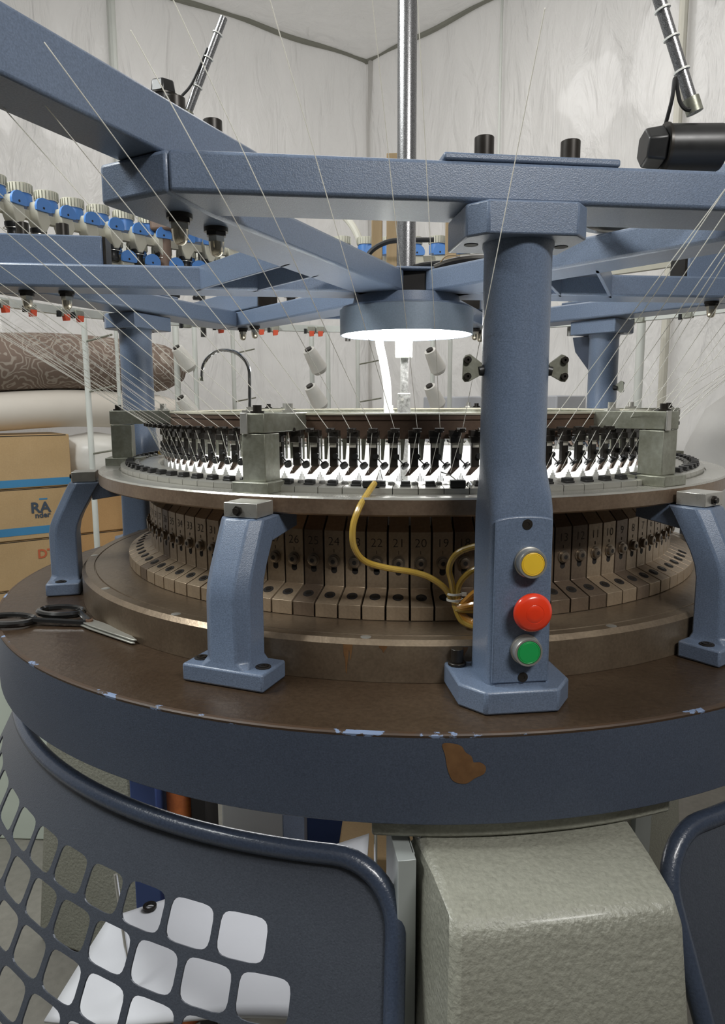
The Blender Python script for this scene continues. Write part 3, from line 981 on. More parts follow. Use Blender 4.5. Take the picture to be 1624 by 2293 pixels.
fan('l', (-.520, -.30, 1.112), .031, (0, 0, -1), (-.478, -.30, 1.090), (-.385, -.30, 1.295),
    [(-.50, -.31, 1.10), (-.482, -.32, 1.118), (-.476, -.32, 1.135), (-.455, -.31, 1.165), (-.42, -.305, 1.235)],
    'small black fan motor on a slanted rod behind the big left arm')
fan('r', (.437, -.70, .889), .0345, (1, .05, 0), (.446, -.70, .940), (.378, -.70, 1.115),
    [(.402, -.70, .923), (.405, -.715, .955), (.408, -.715, .985), (.418, -.71, .955), (.428, -.71, .942), (.440, -.705, .944)],
    'large black fan motor on a slanted rod at the upper right corner')
g = G().lathe([(.115, .8185), (.115, .8285), (.098, .8285), (.098, .8185)], 60, c=(.42, -.545))
solo('metal_hoop', g, M['steel2'], 'flat pale metal hoop lying on the frame behind the right fan motor', 'hoop')
g = G().lathe([(.117, .8290), (.117, .8365), (.085, .8365), (.085, .8290)], 60, c=(.42, -.545))
solo('rubber_hoop', g, M['rubber'], 'black hoop on top of the pale metal hoop beside the right fan motor', 'hoop')


# ------------------------------------------------------------------ yarns
def yarns():
    k = 0
    for i in range(NF):
        a = -92.0 + i * P0
        if a > 180: a -= 360
        aa = a if a <= 40 else a - 360
        if not (-212 < aa < 30): continue
        if -79.5 < aa < -69 or (aa > -38 and i % 2): continue
        gz = rotz_m(aa + 90)
        e = gz @ Vector((.004, -.6605, .450))
        sa = aa - 3.6 + .9 * sin(i * 2.4) if aa < -70 else -71.3 + .12 * (aa + 69) + max(0, aa + 50) * .35
        s = Vector(pol(1.25, sa, .85 + .02 * sin(i * 1.7)))
        tip = gz @ Vector((-.0085, -.6235, .371))
        g = G().tube([s, e, tip], .00062, 4)
        od = ['first', 'second', 'third', 'fourth', 'fifth', 'sixth', 'seventh', 'eighth', 'ninth', 'tenth', 'eleventh', 'twelfth', 'thirteenth', 'fourteenth',
              'fifteenth', 'sixteenth', 'seventeenth', 'eighteenth', 'nineteenth', 'twentieth']
        if -118 < aa < -72:
            lb, gr = 'white yarn running down to the %s feeder left of the big blue column' % od[int(round((-78.3 - aa) / P0))], 'yarns to the front feeders'
        elif aa >= -72:
            lb, gr = 'white yarn slanting to the %s feeder right of the big blue column' % od[min(19, int(round((aa + 68) / P0)))], 'yarns to the right feeders'
            if aa > -30: lb = 'faint white yarn at the far right of the fan'
        elif aa > -150:
            lb, gr = 'white yarn slanting to the %s feeder left of the front left post' % od[int(round((-119.4 - aa) / P0))], 'yarns to the left feeders'
        else: lb, gr = 'thin white yarn in the dense fan crossing the left column', 'yarns of the far left fan'
        solo('yarn', g, M['yarn'], lb, 'yarn', tuple(tip), group=gr)


yarns()


# ------------------------------------------------------------------ overhead ring of storage feeders and stop motions
def storage_ring():
    t = thing('storage_ring', 'beige ring with blue capped yarn storage wheels high around the machine', 'ring', (0, 0, 1.09))
    Z = 1.165
    part('rail', G().lathe([(1.33, 1.125), (1.33, 1.152), (1.305, 1.152), (1.305, 1.125)], 90, 5, 210), M['beige'], t)
    # one wheel unit at azimuth -90, its blue cap facing the axis
    b = G().prism([(-.030, 1.118), (-.022, 1.155), (-.010, 1.180), (.014, 1.180), (.024, 1.150), (.020, 1.118), (.006, 1.085), (-.010, 1.085)], 1.27, 1.318,
                  Matrix(((1, 0, 0, 0), (0, 0, -1, 0), (0, 1, 0, 0), (0, 0, 0, 1))))
    f = part('storage_feeder', b, M['beige'], t, bevel=.003)
    pl = [(.031 * cos(radians(a)), 1.160 + .030 * sin(radians(a))) for a in range(-20, 201, 20)] + [(-.026, 1.148), (.026, 1.148)]
    part('cap', G().prism(pl, 1.262, 1.271, Matrix(((1, 0, 0, 0), (0, 0, -1, 0), (0, 1, 0, 0), (0, 0, 0, 1)))), M['wheelblue'], f, label='blue cap')
    part('cap_hole', G().cyl((.002, -1.2615, 1.158), (.002, -1.263, 1.158), .004, n=8), M['gap'], f)
    x, y = .020, -1.345
    g = G().cyl((x, y, 1.206), (x, y, 1.236), .037, .038, n=24)
    part('ribbed_wheel', g, M['ribbed'], f)
    part('blue_hub', G().cyl((x, y, 1.165), (x, y, 1.200), .036, n=20).cyl((x, y, 1.200), (x, y, 1.206), .033, n=20), M['wheelblue'], f)
    g = G()
    for k in range(22):
        a = 2 * pi * k / 22
        g.box((x + .038 * cos(a), y + .038 * sin(a), 1.221), (.002, .002, .026))
    part('ribs', g, M['steel'], f)
    sp = (-.004, -1.30)
    part('spool', G().lathe([(0, 1.045), (.020, 1.045), (.022, 1.052), (.019, 1.060), (.019, 1.075), (.026, 1.088), (.026, 1.098), (0, 1.098)], 18, c=sp), M['black'], f)
    part('guard_wire', G().lathe([(.028, 1.078), (.030, 1.078), (.030, 1.080), (.028, 1.080)], 18, c=sp), M['steel2'], f)
    azs = [153.9 + 4.4 * i for i in range(-20, 12)]
    f.rotation_euler = (0, 0, radians(azs[0] + 90))
    for a in azs[1:]:
        clone_tree(f, t, radians(a + 90))
    t.location = W((0, 0, 1.09 - .035)); OR[t.name] = Vector((0, 0, 1.09))
    t2 = thing('lower_storage_ring', 'second beige ring with blue capped wheels just above the rear of the frame', 'ring', (0, 0, .95))
    part('rail', G().lathe([(1.33, .985), (1.33, 1.012), (1.305, 1.012), (1.305, .985)], 90, 5, 210), M['beige'], t2)
    for a in [143.0 + 4.4 * i for i in range(-16, 1)]:
        c = f.copy(); COL.objects.link(c); c.parent = t2; c.rotation_euler = (0, 0, radians(a + 90)); c.location = (0, 0, 0)
        for ch in f.children:
            clone(ch, c)
    # stop motion ring with red lamps
    t3 = thing('stop_motion_ring', 'pale ring with small red stop lamps below the rear frame', 'ring', (0, 0, .775))
    part('rail', G().lathe([(1.325, .800), (1.325, .826), (1.30, .826), (1.30, .800)], 90, 5, 210), M['pole'], t3)
    hs = part('stop_box', G().box((0, -1.30, .806), (.034, .024, .026)), M['steel'], t3, bevel=.002)
    part('dark_lever', G().box((.026, -1.295, .800), (.010, .012, .020)), M['black'], hs)
    red = part('red_lamp', G().prism([(-.009, .780), (.007, .778), (.010, .800), (-.012, .800)], 1.282, 1.300, Matrix(((1, 0, 0, 0), (0, 0, -1, 0), (0, 1, 0, 0), (0, 0, 0, 1)))), M['redclip'], hs, label='red stop lamp')
    lst = [165.5, 160.6, 154.5, 152.0, 146, 139, 132, 125.7, 118.0, 115.3, 108.3, 106.6, 99, 92, 84, 76.4, 66, 56, 47, 38.8, 30]
    hs.rotation_euler = (0, 0, radians(lst[0] + 90))
    for j, a in enumerate(lst[1:]):
        c = clone(hs, t3, radians(a + 90))
        for ch in hs.children:
            if ch.name.startswith('red') and a in (146, 139, 132, 99, 92, 84, 66, 56, 47, 38.8, 30): continue
            clone(ch, c)
    # rods tying the three rings together
    for a in (168, 128, 101, 60, 20):
        x, y, _ = pol(1.345, a)
        part('hanger_rod', G().cyl((x, y, .80), (x, y, 1.15), .012, n=10), M['zinc'], t)


storage_ring()


# ------------------------------------------------------------------ small things on the bed
def oil_tubes():
    def tb(name, pts, mt, label, r=.0052):
        return solo(name, G().tube(smooth_path(pts, 6), r, 10), M[mt], label, 'tube')
    t = thing('oil_tube', 'yellow oil tube looping down from a black fitting on the round plate', 'tube', (-.06, -.74, .17))
    part('tube', G().tube(smooth_path([(-.052, -.722, .3625), (-.060, -.742, .352), (-.074, -.775, .330), (-.084, -.785, .300), (-.083, -.780, .265), (-.066, -.765, .238),
                                       (-.030, -.752, .224), (.010, -.748, .217), (.040, -.748, .208), (.066, -.748, .190), (.080, -.745, .168)], 6), .0053, 10), M['tube'], t)
    part('fitting', G().box((-.058, -.712, .361), (.030, .016, .010)), M['black'], t, bevel=.001)
    part('nozzle', G().tube([(-.050, -.700, .366), (-.044, -.690, .384), (-.040, -.690, .366)], .0012, 6), M['steel2'], t)
    tb('oil_tube', [(.083, -.745, .168), (.078, -.750, .200), (.073, -.755, .225), (.082, -.760, .248), (.105, -.765, .262), (.15, -.78, .275), (.18, -.77, .27)], 'tube',
       'yellow oil tube curving up from the white ties to behind the column')
    tb('oil_tube', [(.087, -.745, .168), (.090, -.750, .196), (.104, -.757, .217), (.125, -.762, .230), (.16, -.77, .240), (.19, -.765, .24)], 'tube',
       'yellow oil tube below the upper one, running behind the column')
    t = thing('tube_bundle', 'bundle of amber oil tubes tied with white cable ties beside the column foot', 'tubes', (.10, -.745, .12))
    for i in range(9):
        a = i / 8
        pts = [(.078 + .010 * a, -.744, .172), (.082 + .014 * a, -.754, .150 + .016 * a), (.118, -.760 - .004 * (i % 3), .134 + .056 * a),
               (.15, -.765, .136 + .060 * a), (.19, -.765, .14 + .05 * a)]
        if i < 3:
            pts = [(.084, -.746, .160), (.090 + .004 * i, -.752, .143), (.100 + .006 * i, -.757, .132 + .002 * i), (.125, -.766, .1275 + .004 * i), (.17, -.77, .128)]
        part('amber_tube', G().tube(smooth_path(pts, 5), .0050, 8), M['tube2'] if i % 3 else M['tube'], t)
    for z in (.1785, .168):
        g = G().lathe([(.0115, 0), (.0135, 0), (.0135, .0035), (.0115, .0035)], 16, c=(.083, -.746)); g.v = [(x, y, q + z) for x, y, q in g.v]
        g.box((.0985, -.752, z + .002), (.008, .006, .006))
        part('cable_tie', g, M['white'], t)
    t = thing('oil_fitting', 'black oil fitting with a steel ball on the plate left of the column', 'fitting', (.085, -.712, .356))
    part('block', G().box((.088, -.712, .3615), (.026, .016, .012)), M['black'], t, bevel=.001)
    part('ball', G().lathe([(0, .354), (.004, .3555), (.006, .360), (.004, .3645), (0, .366)], 14, c=(.108, -.716)), M['chrome'], t)
    part('wire', G().tube(smooth_path([(.085, -.705, .367), (.075, -.695, .374), (.060, -.69, .379)], 4), .0011, 5), M['steel2'], t)


oil_tubes()


def scissors():
    # lying on the bed: ring handles to the left, blades pointing right
    P = Vector((-.640, -.548, 0)); tip = Vector((-.497, -.655, 0))
    d = (tip - P).normalized(); n = Vector((-d.y, d.x, 0)); z0 = .0512
    t = thing('scissors', 'tailor scissors with black loop handles lying on the bed at the left edge', 'scissors', (P.x, P.y, .0505))

    def at(s, o, z=0):
        q = P + d * s + n * o
        return (q.x, q.y, z0 + z)
    bl = [(-.02, .012), (.03, .014), (.09, .011), (.14, .006), (.178, -.004), (.172, -.009), (.10, -.012), (.03, -.014), (-.02, -.012)]
    for dz, off, nm in ((.006, .0, 'blade'), (.0015, -.004, 'blade')):
        poly = [tuple(at(s, o + off)[:2]) for s, o in bl]
        part(nm, G().prism(poly, z0 + dz, z0 + dz + .003), M['blade'], t, bevel=.0008)
    x, y, _ = at(0, 0)
    part('pivot', G().cyl((x, y, z0 + .009), (x, y, z0 + .0125), .0075, n=14), M['rust2'], t)

    def loop(c, a, b, ang, z, tilt):
        pts = []
        for i in range(29):
            th = 2 * pi * i / 28
            u = a * cos(th); v = b * sin(th)
            pts.append(at(c[0] + u * cos(ang) - v * sin(ang), c[1] + u * sin(ang) + v * cos(ang), z + tilt * u))
        return G().tube(pts, .0072, 8, caps=False)
    h = part('handle', loop((-.098, -.008), .046, .030, .62, .013, -.03), M['gloss'], t)
    part('shank', G().tube([at(-.002, .002, .007), at(-.03, .006, .010), at(-.062, .014, .012)], .0070, 8), M['gloss'], h)
    h = part('handle', loop((-.135, -.100), .050, .032, .62, .009, -.02), M['gloss'], t)
    part('shank', G().tube([at(-.002, -.006, .005), at(-.05, -.040, .007), at(-.098, -.075, .009)], .0075, 8), M['gloss'], h)


M['blade'] = mat('scissor_steel', (.30, .30, .27), .35, .6, col2=(.42, .42, .38), scale=20)
M['rust2'] = mat('brown_pivot', (.20, .12, .08), .4, .5)
M['gloss'] = mat('gloss_black', (.012, .012, .012), .15, coat=.5, rrange=.04)
scissors()


# ------------------------------------------------------------------ below the bed
def cone_pt(az, z, off=0.0, R0=.96, z0=-.15, k=.5):
    R = R0 + k * (z0 - z) + off
    return (R * cos(radians(az)), R * sin(radians(az)), z)


def guard(azs, aze, label, inner_first):
    """perforated conical guard between two azimuths; the end 'aze' is the rounded corner near the housing"""
    t = thing('guard_door', label, 'guard', cone_pt((azs + aze) / 2, -.60))
    sg = 1 if aze > azs else -1
    zb = -.62
    g = G()
    pit = 4.95; hp = .0318; nrow = 6

    def quadgrid(a0, a1, za, zb_, na, nz):
        g.grid(lambda u, v: cone_pt(a0 + (a1 - a0) * u, za + (zb_ - za) * v), na, nz)
    def topz(a):
        x_ = ((a - (aze - sg * 5.5)) * sg) / 5.5
        return -.152 if x_ <= 0 else -.152 - .0885 * (1 - math.sqrt(max(0, 1 - min(1, x_) ** 2)))
    g.grid(lambda u, v: cone_pt(azs + (aze - azs) * u, topz(azs + (aze - azs) * u) * (1 - v) - .2412 * v), 120, 2)
    ztop = -.273 + hp
    m = 20
    for r in range(nrow):
        zc = -.273 - 2 * hp * r
        off = (0 if r % 2 == 0 else .5) * pit
        # distance of the last hole from the corner
        first = aze - sg * (12.7 - off if r < 2 else 12.7 - off - (3.2 if r % 2 == 0 else 0))
        cnt = int(abs(first - azs) / pit) - 0
        quadgrid(first + sg * pit / 2, aze, zc + hp, zc - hp, 14, 2)
        for q in range(cnt + 1):
            ac = first - sg * pit * q
            if (ac - azs) * sg < pit * .5: 
                quadgrid(azs, ac + sg * pit / 2, zc + hp, zc - hp, 2, 2); break
            outer = []; inner = []
            for i in range(m):
                th = 2 * pi * (i + .5) / m
                c, s_ = cos(th), sin(th)
                mx = max(abs(c), abs(s_))
                outer.append(cone_pt(ac + c / mx * pit / 2, zc + s_ / mx * hp))
                ex = 4.5
                inner.append(cone_pt(ac + 2.16 * math.copysign(abs(c) ** (2 / ex), c), zc + .0275 * math.copysign(abs(s_) ** (2 / ex), s_)))
            # true corners of the cell
            cor = [cone_pt(ac + a * pit / 2, zc + b * hp) for a, b in ((1, 1), (-1, 1), (-1, -1), (1, -1))]
            vs = outer + inner + cor
            fs = [(i, (i + 1) % m, m + (i + 1) % m, m + i) for i in range(m)]
            q4 = m // 4
            for b in range(4):
                i0 = int(m / 8 + b * q4 - .5); 
                fs.append((i0, 2 * m + b, (i0 + 1) % m))
            g.add(vs, fs)
    sh = part('perforated_sheet', g, M['guard'], t, sharp=80)
    sh.data.polygons.foreach_set('use_smooth', [False] * len(sh.data.polygons))
    so = sh.modifiers.new('thick', 'SOLIDIFY'); so.thickness = .003 * U; so.offset = -1
    # tube frame: along the top then down the corner
    path = []
    cut = aze - sg * 5.5
    for i in range(40):
        path.append(cone_pt(azs + (cut - azs) * i / 39, -.158, .004))
    for i in range(1, 10):
        th = pi / 2 * i / 9
        path.append(cone_pt(cut + sg * 5.5 * sin(th), -.158 - .085 * (1 - cos(th)), .004))
    for i in range(1, 12):
        path.append(cone_pt(aze - sg * .02 * i, -.243 - (.62 - .243) * i / 11, .004))
    part('tube_frame', G().tube(path, .0150, 16), M['guardtube'], t, sharp=60)


guard(-158, -90.6, 'dark blue perforated guard with tube edge, lower left in front of the machine', True)
guard(-20, -66.6, 'dark blue guard with tube edge at the lower right edge of the picture', True)


def housing(az, label):
    t = thing('leg_housing', label, 'leg', pol(1.0, az, ZF))
    m = az + 90
    part('flange', G().lathe([(.86, -.1175), (.978, -.1175), (.978, -.0865), (.86, -.0865)], 40, -90 - 13.4, -90 + 13.6).turn(m), M['housing'], t, bevel=.004)
    n = 8; secs = []

    def sec(z, yf, wf, yb, wb):
        return [(-wf, yf, z), (wf, yf, z), (wb, yb, z), (-wb, yb, z)]
    secs = [sec(-1.32, -1.26, .185, -.80, .185), sec(-.40, -1.16, .163, -.84, .175), sec(-.165, -1.128, .152, -.90, .168), sec(-.138, -1.112, .148, -.93, .165), sec(-.1178, -.955, .160, -.90, .165)]
    part('hood', G().loft(secs).turn(m), M['housing'], t, bevel=.012, sharp=50)
    part('side_panel', G().box((-.183, -.945, -.62), (.026, .10, .98)).box((-.171, -.90, -.62), (.004, .16, .98)).turn(m), M['panel'], t, bevel=.001)


housing(-79.3, 'grey hammertone leg housing with sloping hood under the front column')
housing(161, 'grey leg housing under the bed behind the left guard')
housing(41, 'grey leg housing under the bed at the back right')


def under():
    # slack white sheet stretched inside the machine below the bed
    def fn(u, v):
        x = -.62 + .66 * u; y = -.74 + .50 * v
        x2 = x + .04 * v
        z = -.60 + .17 * v + .006 * sin(u * 9 + v * 4)
        return (x2, y, z)
    t = thing('fabric_sheet', 'pale white fabric sheet seen through the lower left guard holes', 'fabric', (-.3, -.5, -.62))
    Q = [Vector((-.685, -.45, -.69)), Vector((-.10, .0, -.745)), Vector((-.712, -.70, -.722)), Vector((-.08, -.80, -.592))]
    g = G().grid(lambda u, v: tuple(Q[0] * (1 - u) * (1 - v) + Q[1] * u * (1 - v) + Q[2] * (1 - u) * v + Q[3] * u * v + Vector((0, 0, .010 * sin(u * 7) * sin(v * 5)))), 24, 20)
    part('sheet', g, M['cloth'], t)
    so = t.children[0].modifiers.new('thick', 'SOLIDIFY'); so.thickness = .004
    part('grommet', G().lathe([(.010, 0), (.016, 0), (.016, .006), (.010, .006)], 16, m=Matrix.Translation((-.60, -.41, -.685))), M['blackmetal'], t)
    solo('thin_rod', G().cyl((-.585, -.62, -.45), (-.525, -.66, -.95), .0042, n=8), M['chrome'], 'thin shiny rod behind the guard holes at the lower left', 'rod')
    solo('thin_rod', G().cyl((-.058, -.55, -.10), (-.058, -.55, -.70), .0035, n=8), M['chrome'], 'thin shiny rod between the guard tube and the grey housing', 'rod')
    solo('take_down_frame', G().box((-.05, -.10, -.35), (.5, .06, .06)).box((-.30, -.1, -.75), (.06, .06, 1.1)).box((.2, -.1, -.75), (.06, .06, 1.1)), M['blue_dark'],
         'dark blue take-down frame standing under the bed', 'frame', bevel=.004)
    # things on the floor behind the machine, seen under the bed
    z0 = ZF
    solo('pale_cabinet', G().box((-1.44, 1.05, z0 + .42), (.62, .5, .84)), M['palegreen'], 'pale green cabinet on the floor seen left under the bed', 'cabinet', bevel=.008)
    solo('blue_crate', G().box((-.725, -.02, z0 + .46), (.075, .16, .92)), M['crateblue'], 'narrow blue crate standing on the floor under the bed', 'crate', bevel=.004)
    g = G().lathe([(0, z0), (.034, z0), (.038, z0 + .15), (.038, z0 + .78), (.026, z0 + .90), (0, z0 + .92)], 20, c=(-.640, -.04))
    solo('orange_bag', g, M['orange'], 'orange net sack beside the blue crate under the bed', 'sack')
    solo('dark_crate', G().box((-.572, -.03, z0 + .46), (.045, .12, .92)), M['gap'], 'black narrow crate right of the orange sack', 'crate', bevel=.004)
    solo('white_chest', G().box((-.575, 1.02, z0 + .35), (.34, .5, .70)), M['cloth'], 'white chest on the floor behind the machine', 'chest', bevel=.01)
    solo('navy_crate', G().box((-.285, .98, z0 + .33), (.23, .4, .66)), M['crateblue'], 'navy crate right of the white chest under the bed', 'crate', bevel=.01)
    solo('beige_carton', G().box((.05, .25, z0 + .24), (.5, .4, .48)), M['card'], 'beige carton on the floor under the centre of the machine', 'carton', bevel=.006)


under()


# ------------------------------------------------------------------ background: boxes, rolls, creels
def wallpt(s, w, z):
    q = C0 + A * s + nA * w
    return (q.x, q.y, z)


def wbox(s0, s1, w0, w1, z0, z1):
    p = [wallpt(s0, w0, 0), wallpt(s1, w0, 0), wallpt(s1, w1, 0), wallpt(s0, w1, 0)]
    return G().prism([(q[0], q[1]) for q in p], z0, z1)


def lettering(s, size, sc, w, zc, parent, mt, name='printed_text'):
    vs, fs = text_geo(s, size)
    g = G()
    g.add([(*wallpt(sc - x, w + .002, 0)[:2], zc + z) for x, _, z in vs], fs)
    return part(name, g, M[mt], parent)


def boxes():
    tiers = [(.300, -.036), (-.040, -.370), (-.374, -.690), (-.694, -1.010), (-1.014, -1.329)]
    names = [('topmost brown carton with a blue stripe at the left edge', 1), ('brown carton with a printed RA sign and blue stripe, second from the top', 2),
             ('brown carton with red DTY print under the RA carton', 3), ('brown carton under the DTY carton', 0), ('bottom carton of the stack left of the leg', 0)]
    for (zt, zb), (lb, kind) in zip(tiers, names):
        t = thing('carton', lb, 'box', wallpt(3.25, .3, zb))
        part('carton_body', wbox(2.88, 3.62, .11, .60, zb, zt), M['card'], t, bevel=.006)
        part('lid_seam', wbox(2.9, 3.6, .6002, .6012, zt - .006, zt - .001), M['gap'], t)
        if kind in (1, 2):
            part('blue_stripe', wbox(2.885, 3.615, .6002, .6016, zb + (.032 if kind == 2 else .008), zb + (.082 if kind == 2 else .056)), M['tape'], t, label='blue printed stripe')
        if kind == 2:
            lettering('RA', .095, 3.085, .601, zb + .200, t, 'inkdark')
            lettering('nder', .050, 3.075, .601, zb + .152, t, 'inkdark')
            part('small_blue_line', wbox(3.04, 3.09, .6002, .6016, zb + .252, zb + .262), M['tape'], t)
        if kind == 3:
            lettering('DTY', .080, 3.045, .601, zb + .215, t, 'inkred')
    for i, ((zt, zb), lb) in enumerate(zip(tiers[1:], ('orange-brown carton behind the left leg under the white bag', 'orange-brown carton second in the stack behind the left leg',
                                         'orange-brown carton third in the stack behind the left leg', 'bottom orange-brown carton behind the left leg'))):
        t = thing('carton', lb, 'box', wallpt(2.5, .3, zb))
        part('carton_body', wbox(2.12, 2.86, .11, .58, zb, zt), M['card2'], t, bevel=.006)
        part('lid_seam', wbox(2.14, 2.84, .5802, .5812, zt - .006, zt - .001), M['gap'], t)
    # white bag on the second stack
    c = Vector(wallpt(2.66, .34, .0)); g = G()
    secs = []
    for i in range(11):
        f = i / 10; z = -.036 + .335 * f
        r = .23 * (1 - abs(2 * f - 1) ** 3.2) ** .5 + .03
        ring = []
        for k in range(28):
            a = 2 * pi * k / 28
            rr = r * (1 + .09 * noise.noise(Vector((cos(a) * 2, sin(a) * 2, f * 3))))
            ring.append((c.x + rr * cos(a) * 1.1, c.y + rr * sin(a), z))
        secs.append(ring)
    solo('white_bag', G().loft(secs), M['bag'], 'crumpled white plastic bag on the orange-brown cartons', 'bag')

    def roll(s0, s1, w, z, r, name, mt, label, cat, hs=1.0):
        secs = []
        for i in range(15):
            s = s0 + (s1 - s0) * i / 14
            rr = r * (1 - .45 * abs(2 * i / 14 - 1) ** 8)
            ring = []
            for k in range(28):
                a = 2 * pi * k / 28
                p = wallpt(s, w + rr * cos(a), z + rr * hs * sin(a) + .012 * sin(s * 5))
                ring.append(p)
            secs.append(ring)
        return solo(name, G().loft(secs), M[mt], label, cat)
    roll(2.05, 3.75, .42, .455, .125, 'fabric_roll', 'roll', 'long cream fabric roll lying across the carton stacks', 'roll')
    roll(2.0, 3.8, .36, .765, .21, 'printed_blanket', 'blanket', 'rolled brown blanket printed with curls above the cream roll', 'blanket', .9)


boxes()


def creel(x, y, zt, label, pegs=(), rods=True, r=.016, peglen=.20, dirn=(.9, .35), zb=None):
    t = thing('creel_stand', label, 'stand', (x, y, ZF))
    part('pole', G().cyl((x, y, ZF), (x, y, zt), r, n=12), M['pole'], t)
    part('foot', G().lathe([(0, ZF), (.10, ZF), (.10, ZF + .012), (.02, ZF + .03), (0, ZF + .03)], 20, c=(x, y)), M['steel'], t)
    for z in pegs:
        part('peg', G().cyl((x, y, z), (x + peglen * dirn[0], y - peglen * dirn[1], z + .03), .0055, n=8), M['steel'], t)


creel(-1.745, 2.0, 1.0, 'pale creel pole with thin pegs in front of the printed blanket', pegs=(.83, .56, .22))
creel(-1.526, 2.9, 1.0, 'pale creel pole just left of the two cones near the left column', pegs=(), r=.02)
creel(-1.40, 2.9, 1.0, 'pale creel pole just right of the two cones near the left column', pegs=())
creel(-1.31, 3.6, 1.05, 'pale creel pole with pegs behind the chrome hook', pegs=(.866, .507))
creel(-.62, 2.9, 1.0, 'bright creel pole left of the lamp, beside two cones', pegs=())
creel(-.555, 3.3, 1.0, 'second bright creel pole left of the lamp', pegs=())
creel(-.363, 3.6, 1.05, 'pale creel pole with pegs just left of the white hose', pegs=(.78, .50))
creel(.18, 3.1, 1.0, 'creel pole right of the centre rod', pegs=())
creel(.31, 3.3, 1.0, 'creel pole behind the front column', pegs=())
creel(1.45, 2.75, 1.0, 'grey creel pole right of the back right column', pegs=(), r=.026)
creel(-1.85, 2.7, 1.0, 'pale creel pole left of the back left column', pegs=(), r=.012)


def cone(x, y, z, label, ax=(.38, .45, -.75), L=.17, r=.055):
    t = thing('yarn_cone', label, 'yarn cone', (x, y, z - .08))
    a = Vector(ax).normalized(); c = Vector((x, y, z))
    part('yarn_body', G().cyl(c, c + a * L * .2, r * .70, r * .8, n=20).cyl(c + a * L * .2, c + a * L * .85, r * .8, r, n=20).cyl(c + a * L * .85, c + a * L, r, r * .75, n=20), M['bag'], t, sharp=60)
    part('cone_core', G().cyl(c - a * .012, c + a * .004, r * .42, n=14), M['blackmetal'], t)


for x, y, z, lb in ((-1.50, 2.83, .855, 'white yarn cone, upper of the two near the left column'), (-1.485, 2.83, .53, 'white yarn cone, lower of the two near the left column'),
                    (-.62, 2.75, .83, 'white yarn cone, upper one on the bright pole left of the lamp'), (-.615, 2.75, .60, 'white yarn cone, lower one on the bright pole left of the lamp'),
                    (.155, 2.9, .83, 'white yarn cone, upper one right of the centre rod'), (.155, 2.9, .60, 'white yarn cone, lower one right of the centre rod')):
    cone(x, y, z, lb)

# posts and pipes rising behind the frame
for x, y, zt, lb in ((-.092, .415, 1.11, 'wooden post standing on the frame, left of the pair'), (-.046, .415, 1.245, 'taller wooden post standing on the frame, right one of the pair'),
                     (.136, .415, 1.10, 'wooden post standing on the frame right of the blue wheels')):
    solo('wooden_post', G().box((x, y, (zt + .817) / 2), (.033, .033, zt - .817)), M['wood'], lb, 'post', bevel=.002)
t = thing('dark_post', 'dark wooden post with a square head behind the left cap nuts', 'post', (-.925, .90, 1.012))
part('shaft', G().cyl((-.925, .90, 1.0125), (-.925, .90, 1.17), .026, n=14), M['wood2'], t)
part('head', G().box((-.925, .90, 1.185), (.085, .07, .085)), M['wood2'], t, bevel=.01)
solo('cream_pipe', G().tube(smooth_path([(-1.55, 1.9, .92), (-1.25, 1.85, 1.12), (-1.0, 1.8, 1.25), (-.78, 1.8, 1.34)], 6), .020, 10), M['cream'], 'curved cream pipe behind the two front cap nuts', 'pipe')
solo('cream_rail', G().box((-1.0, 2.6, 1.36), (2.2, .05, .05)).box((-1.0, 2.6, 1.20), (2.2, .03, .03)), M['cream'], 'pale horizontal rails behind the storage wheels', 'rail')
solo('cream_pipe', G().tube(smooth_path([(-.62, 1.6, 1.42), (-.42, 1.55, 1.41), (-.28, 1.5, 1.33), (-.20, 1.45, 1.18), (-.17, 1.4, .9)], 6), .016, 10), M['cream'], 'curved cream pipe left of the wooden posts', 'pipe')
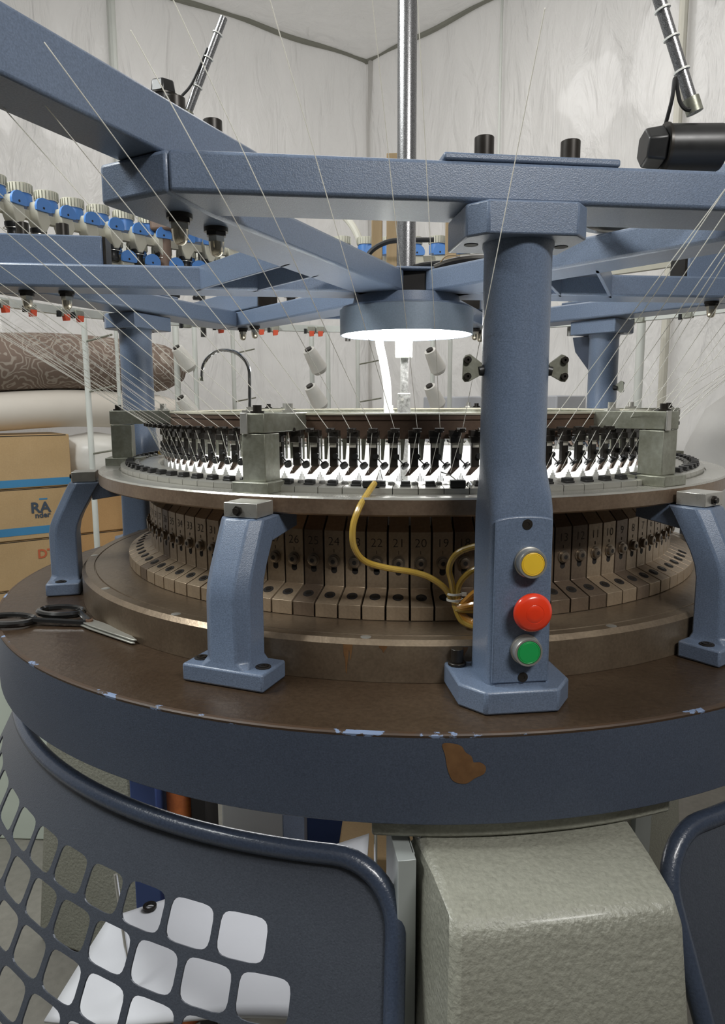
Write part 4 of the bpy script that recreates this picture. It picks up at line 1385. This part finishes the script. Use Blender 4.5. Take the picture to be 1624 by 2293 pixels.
solo('black_cable', G().tube(smooth_path([(-.105, .25, .83), (-.125, .3, .88), (-.11, .3, .935), (-.06, .3, .965), (.0, .3, .97), (.08, .3, .97)], 6), .0075, 8), M['rubber'], 'black cable arching over the frame hub', 'cable')
solo('black_cable', G().tube(smooth_path([(-.07, -.02, .828), (.0, -.02, .832), (.04, .0, .845), (.10, .0, .85), (.16, -.05, .84), (.24, -.12, .828), (.30, -.20, .826)], 6), .0065, 8), M['rubber'], 'black cable lying over the hub and the right spoke', 'cable')
solo('cable_bundle', G().tube(smooth_path([(.07, -.06, .826), (.11, -.07, .838), (.17, -.09, .842), (.24, -.13, .832)], 6), .010, 8), M['blackmetal'], 'bundle of dark wires lying on the right spoke', 'cable')
solo('copper_wire', G().tube(smooth_path([(.075, -.05, .824), (.085, -.07, .84), (.10, -.08, .852), (.13, -.085, .85)], 5), .002, 6), M['wood'], 'thin copper coloured wire curling on the right spoke', 'wire')
t = thing('wire_coil', 'white twist of wire hanging beside the front column head', 'wire', (.125, -.62, .72))
part('coil', G().tube([(.190 + .010 * cos(a * .8), -.20 + .004 * sin(a * .5), .842 + .014 * sin(a * .8)) for a in range(0, 17)], .0022, 6), M['white'], t)
_c = [C0 + B * a + nB * b for a, b in ((1.15, .12), (2.35, .12), (2.35, .50), (1.15, .50))]
g = G().prism([tuple(p) for p in _c], ZF + .002, ZF + 1.87); solo('grey_cabinet', g, M['greybox'], 'low grey-blue cabinet behind the front column, against the right tent wall', 'cabinet', bevel=.01)
secs = []
for i in range(12):
    f = i / 11; r = .40 * (1 - f ** 3.2) ** .5 + .01
    secs.append([(1.72 + r * 1.15 * cos(2 * pi * k / 28) * (1 + .05 * noise.noise(Vector((cos(k), f * 3, 1)))), 1.75 + .6 * r * sin(2 * pi * k / 28), ZF + f * 1.97) for k in range(28)])
solo('grey_sack', G().loft(secs), M['greysack'], 'tall pale grey sack at the right edge beyond the round plate', 'sack')
solo('yellow_tube_end', G().tube(smooth_path([(-.66, -.02, .365), (-.655, .02, .385), (-.62, .05, .392), (-.58, .07, .385)], 5), .006, 8), M['tube'], 'short yellow tube curving over the clips before the left column', 'tube')
print('objects', len(bpy.data.objects))
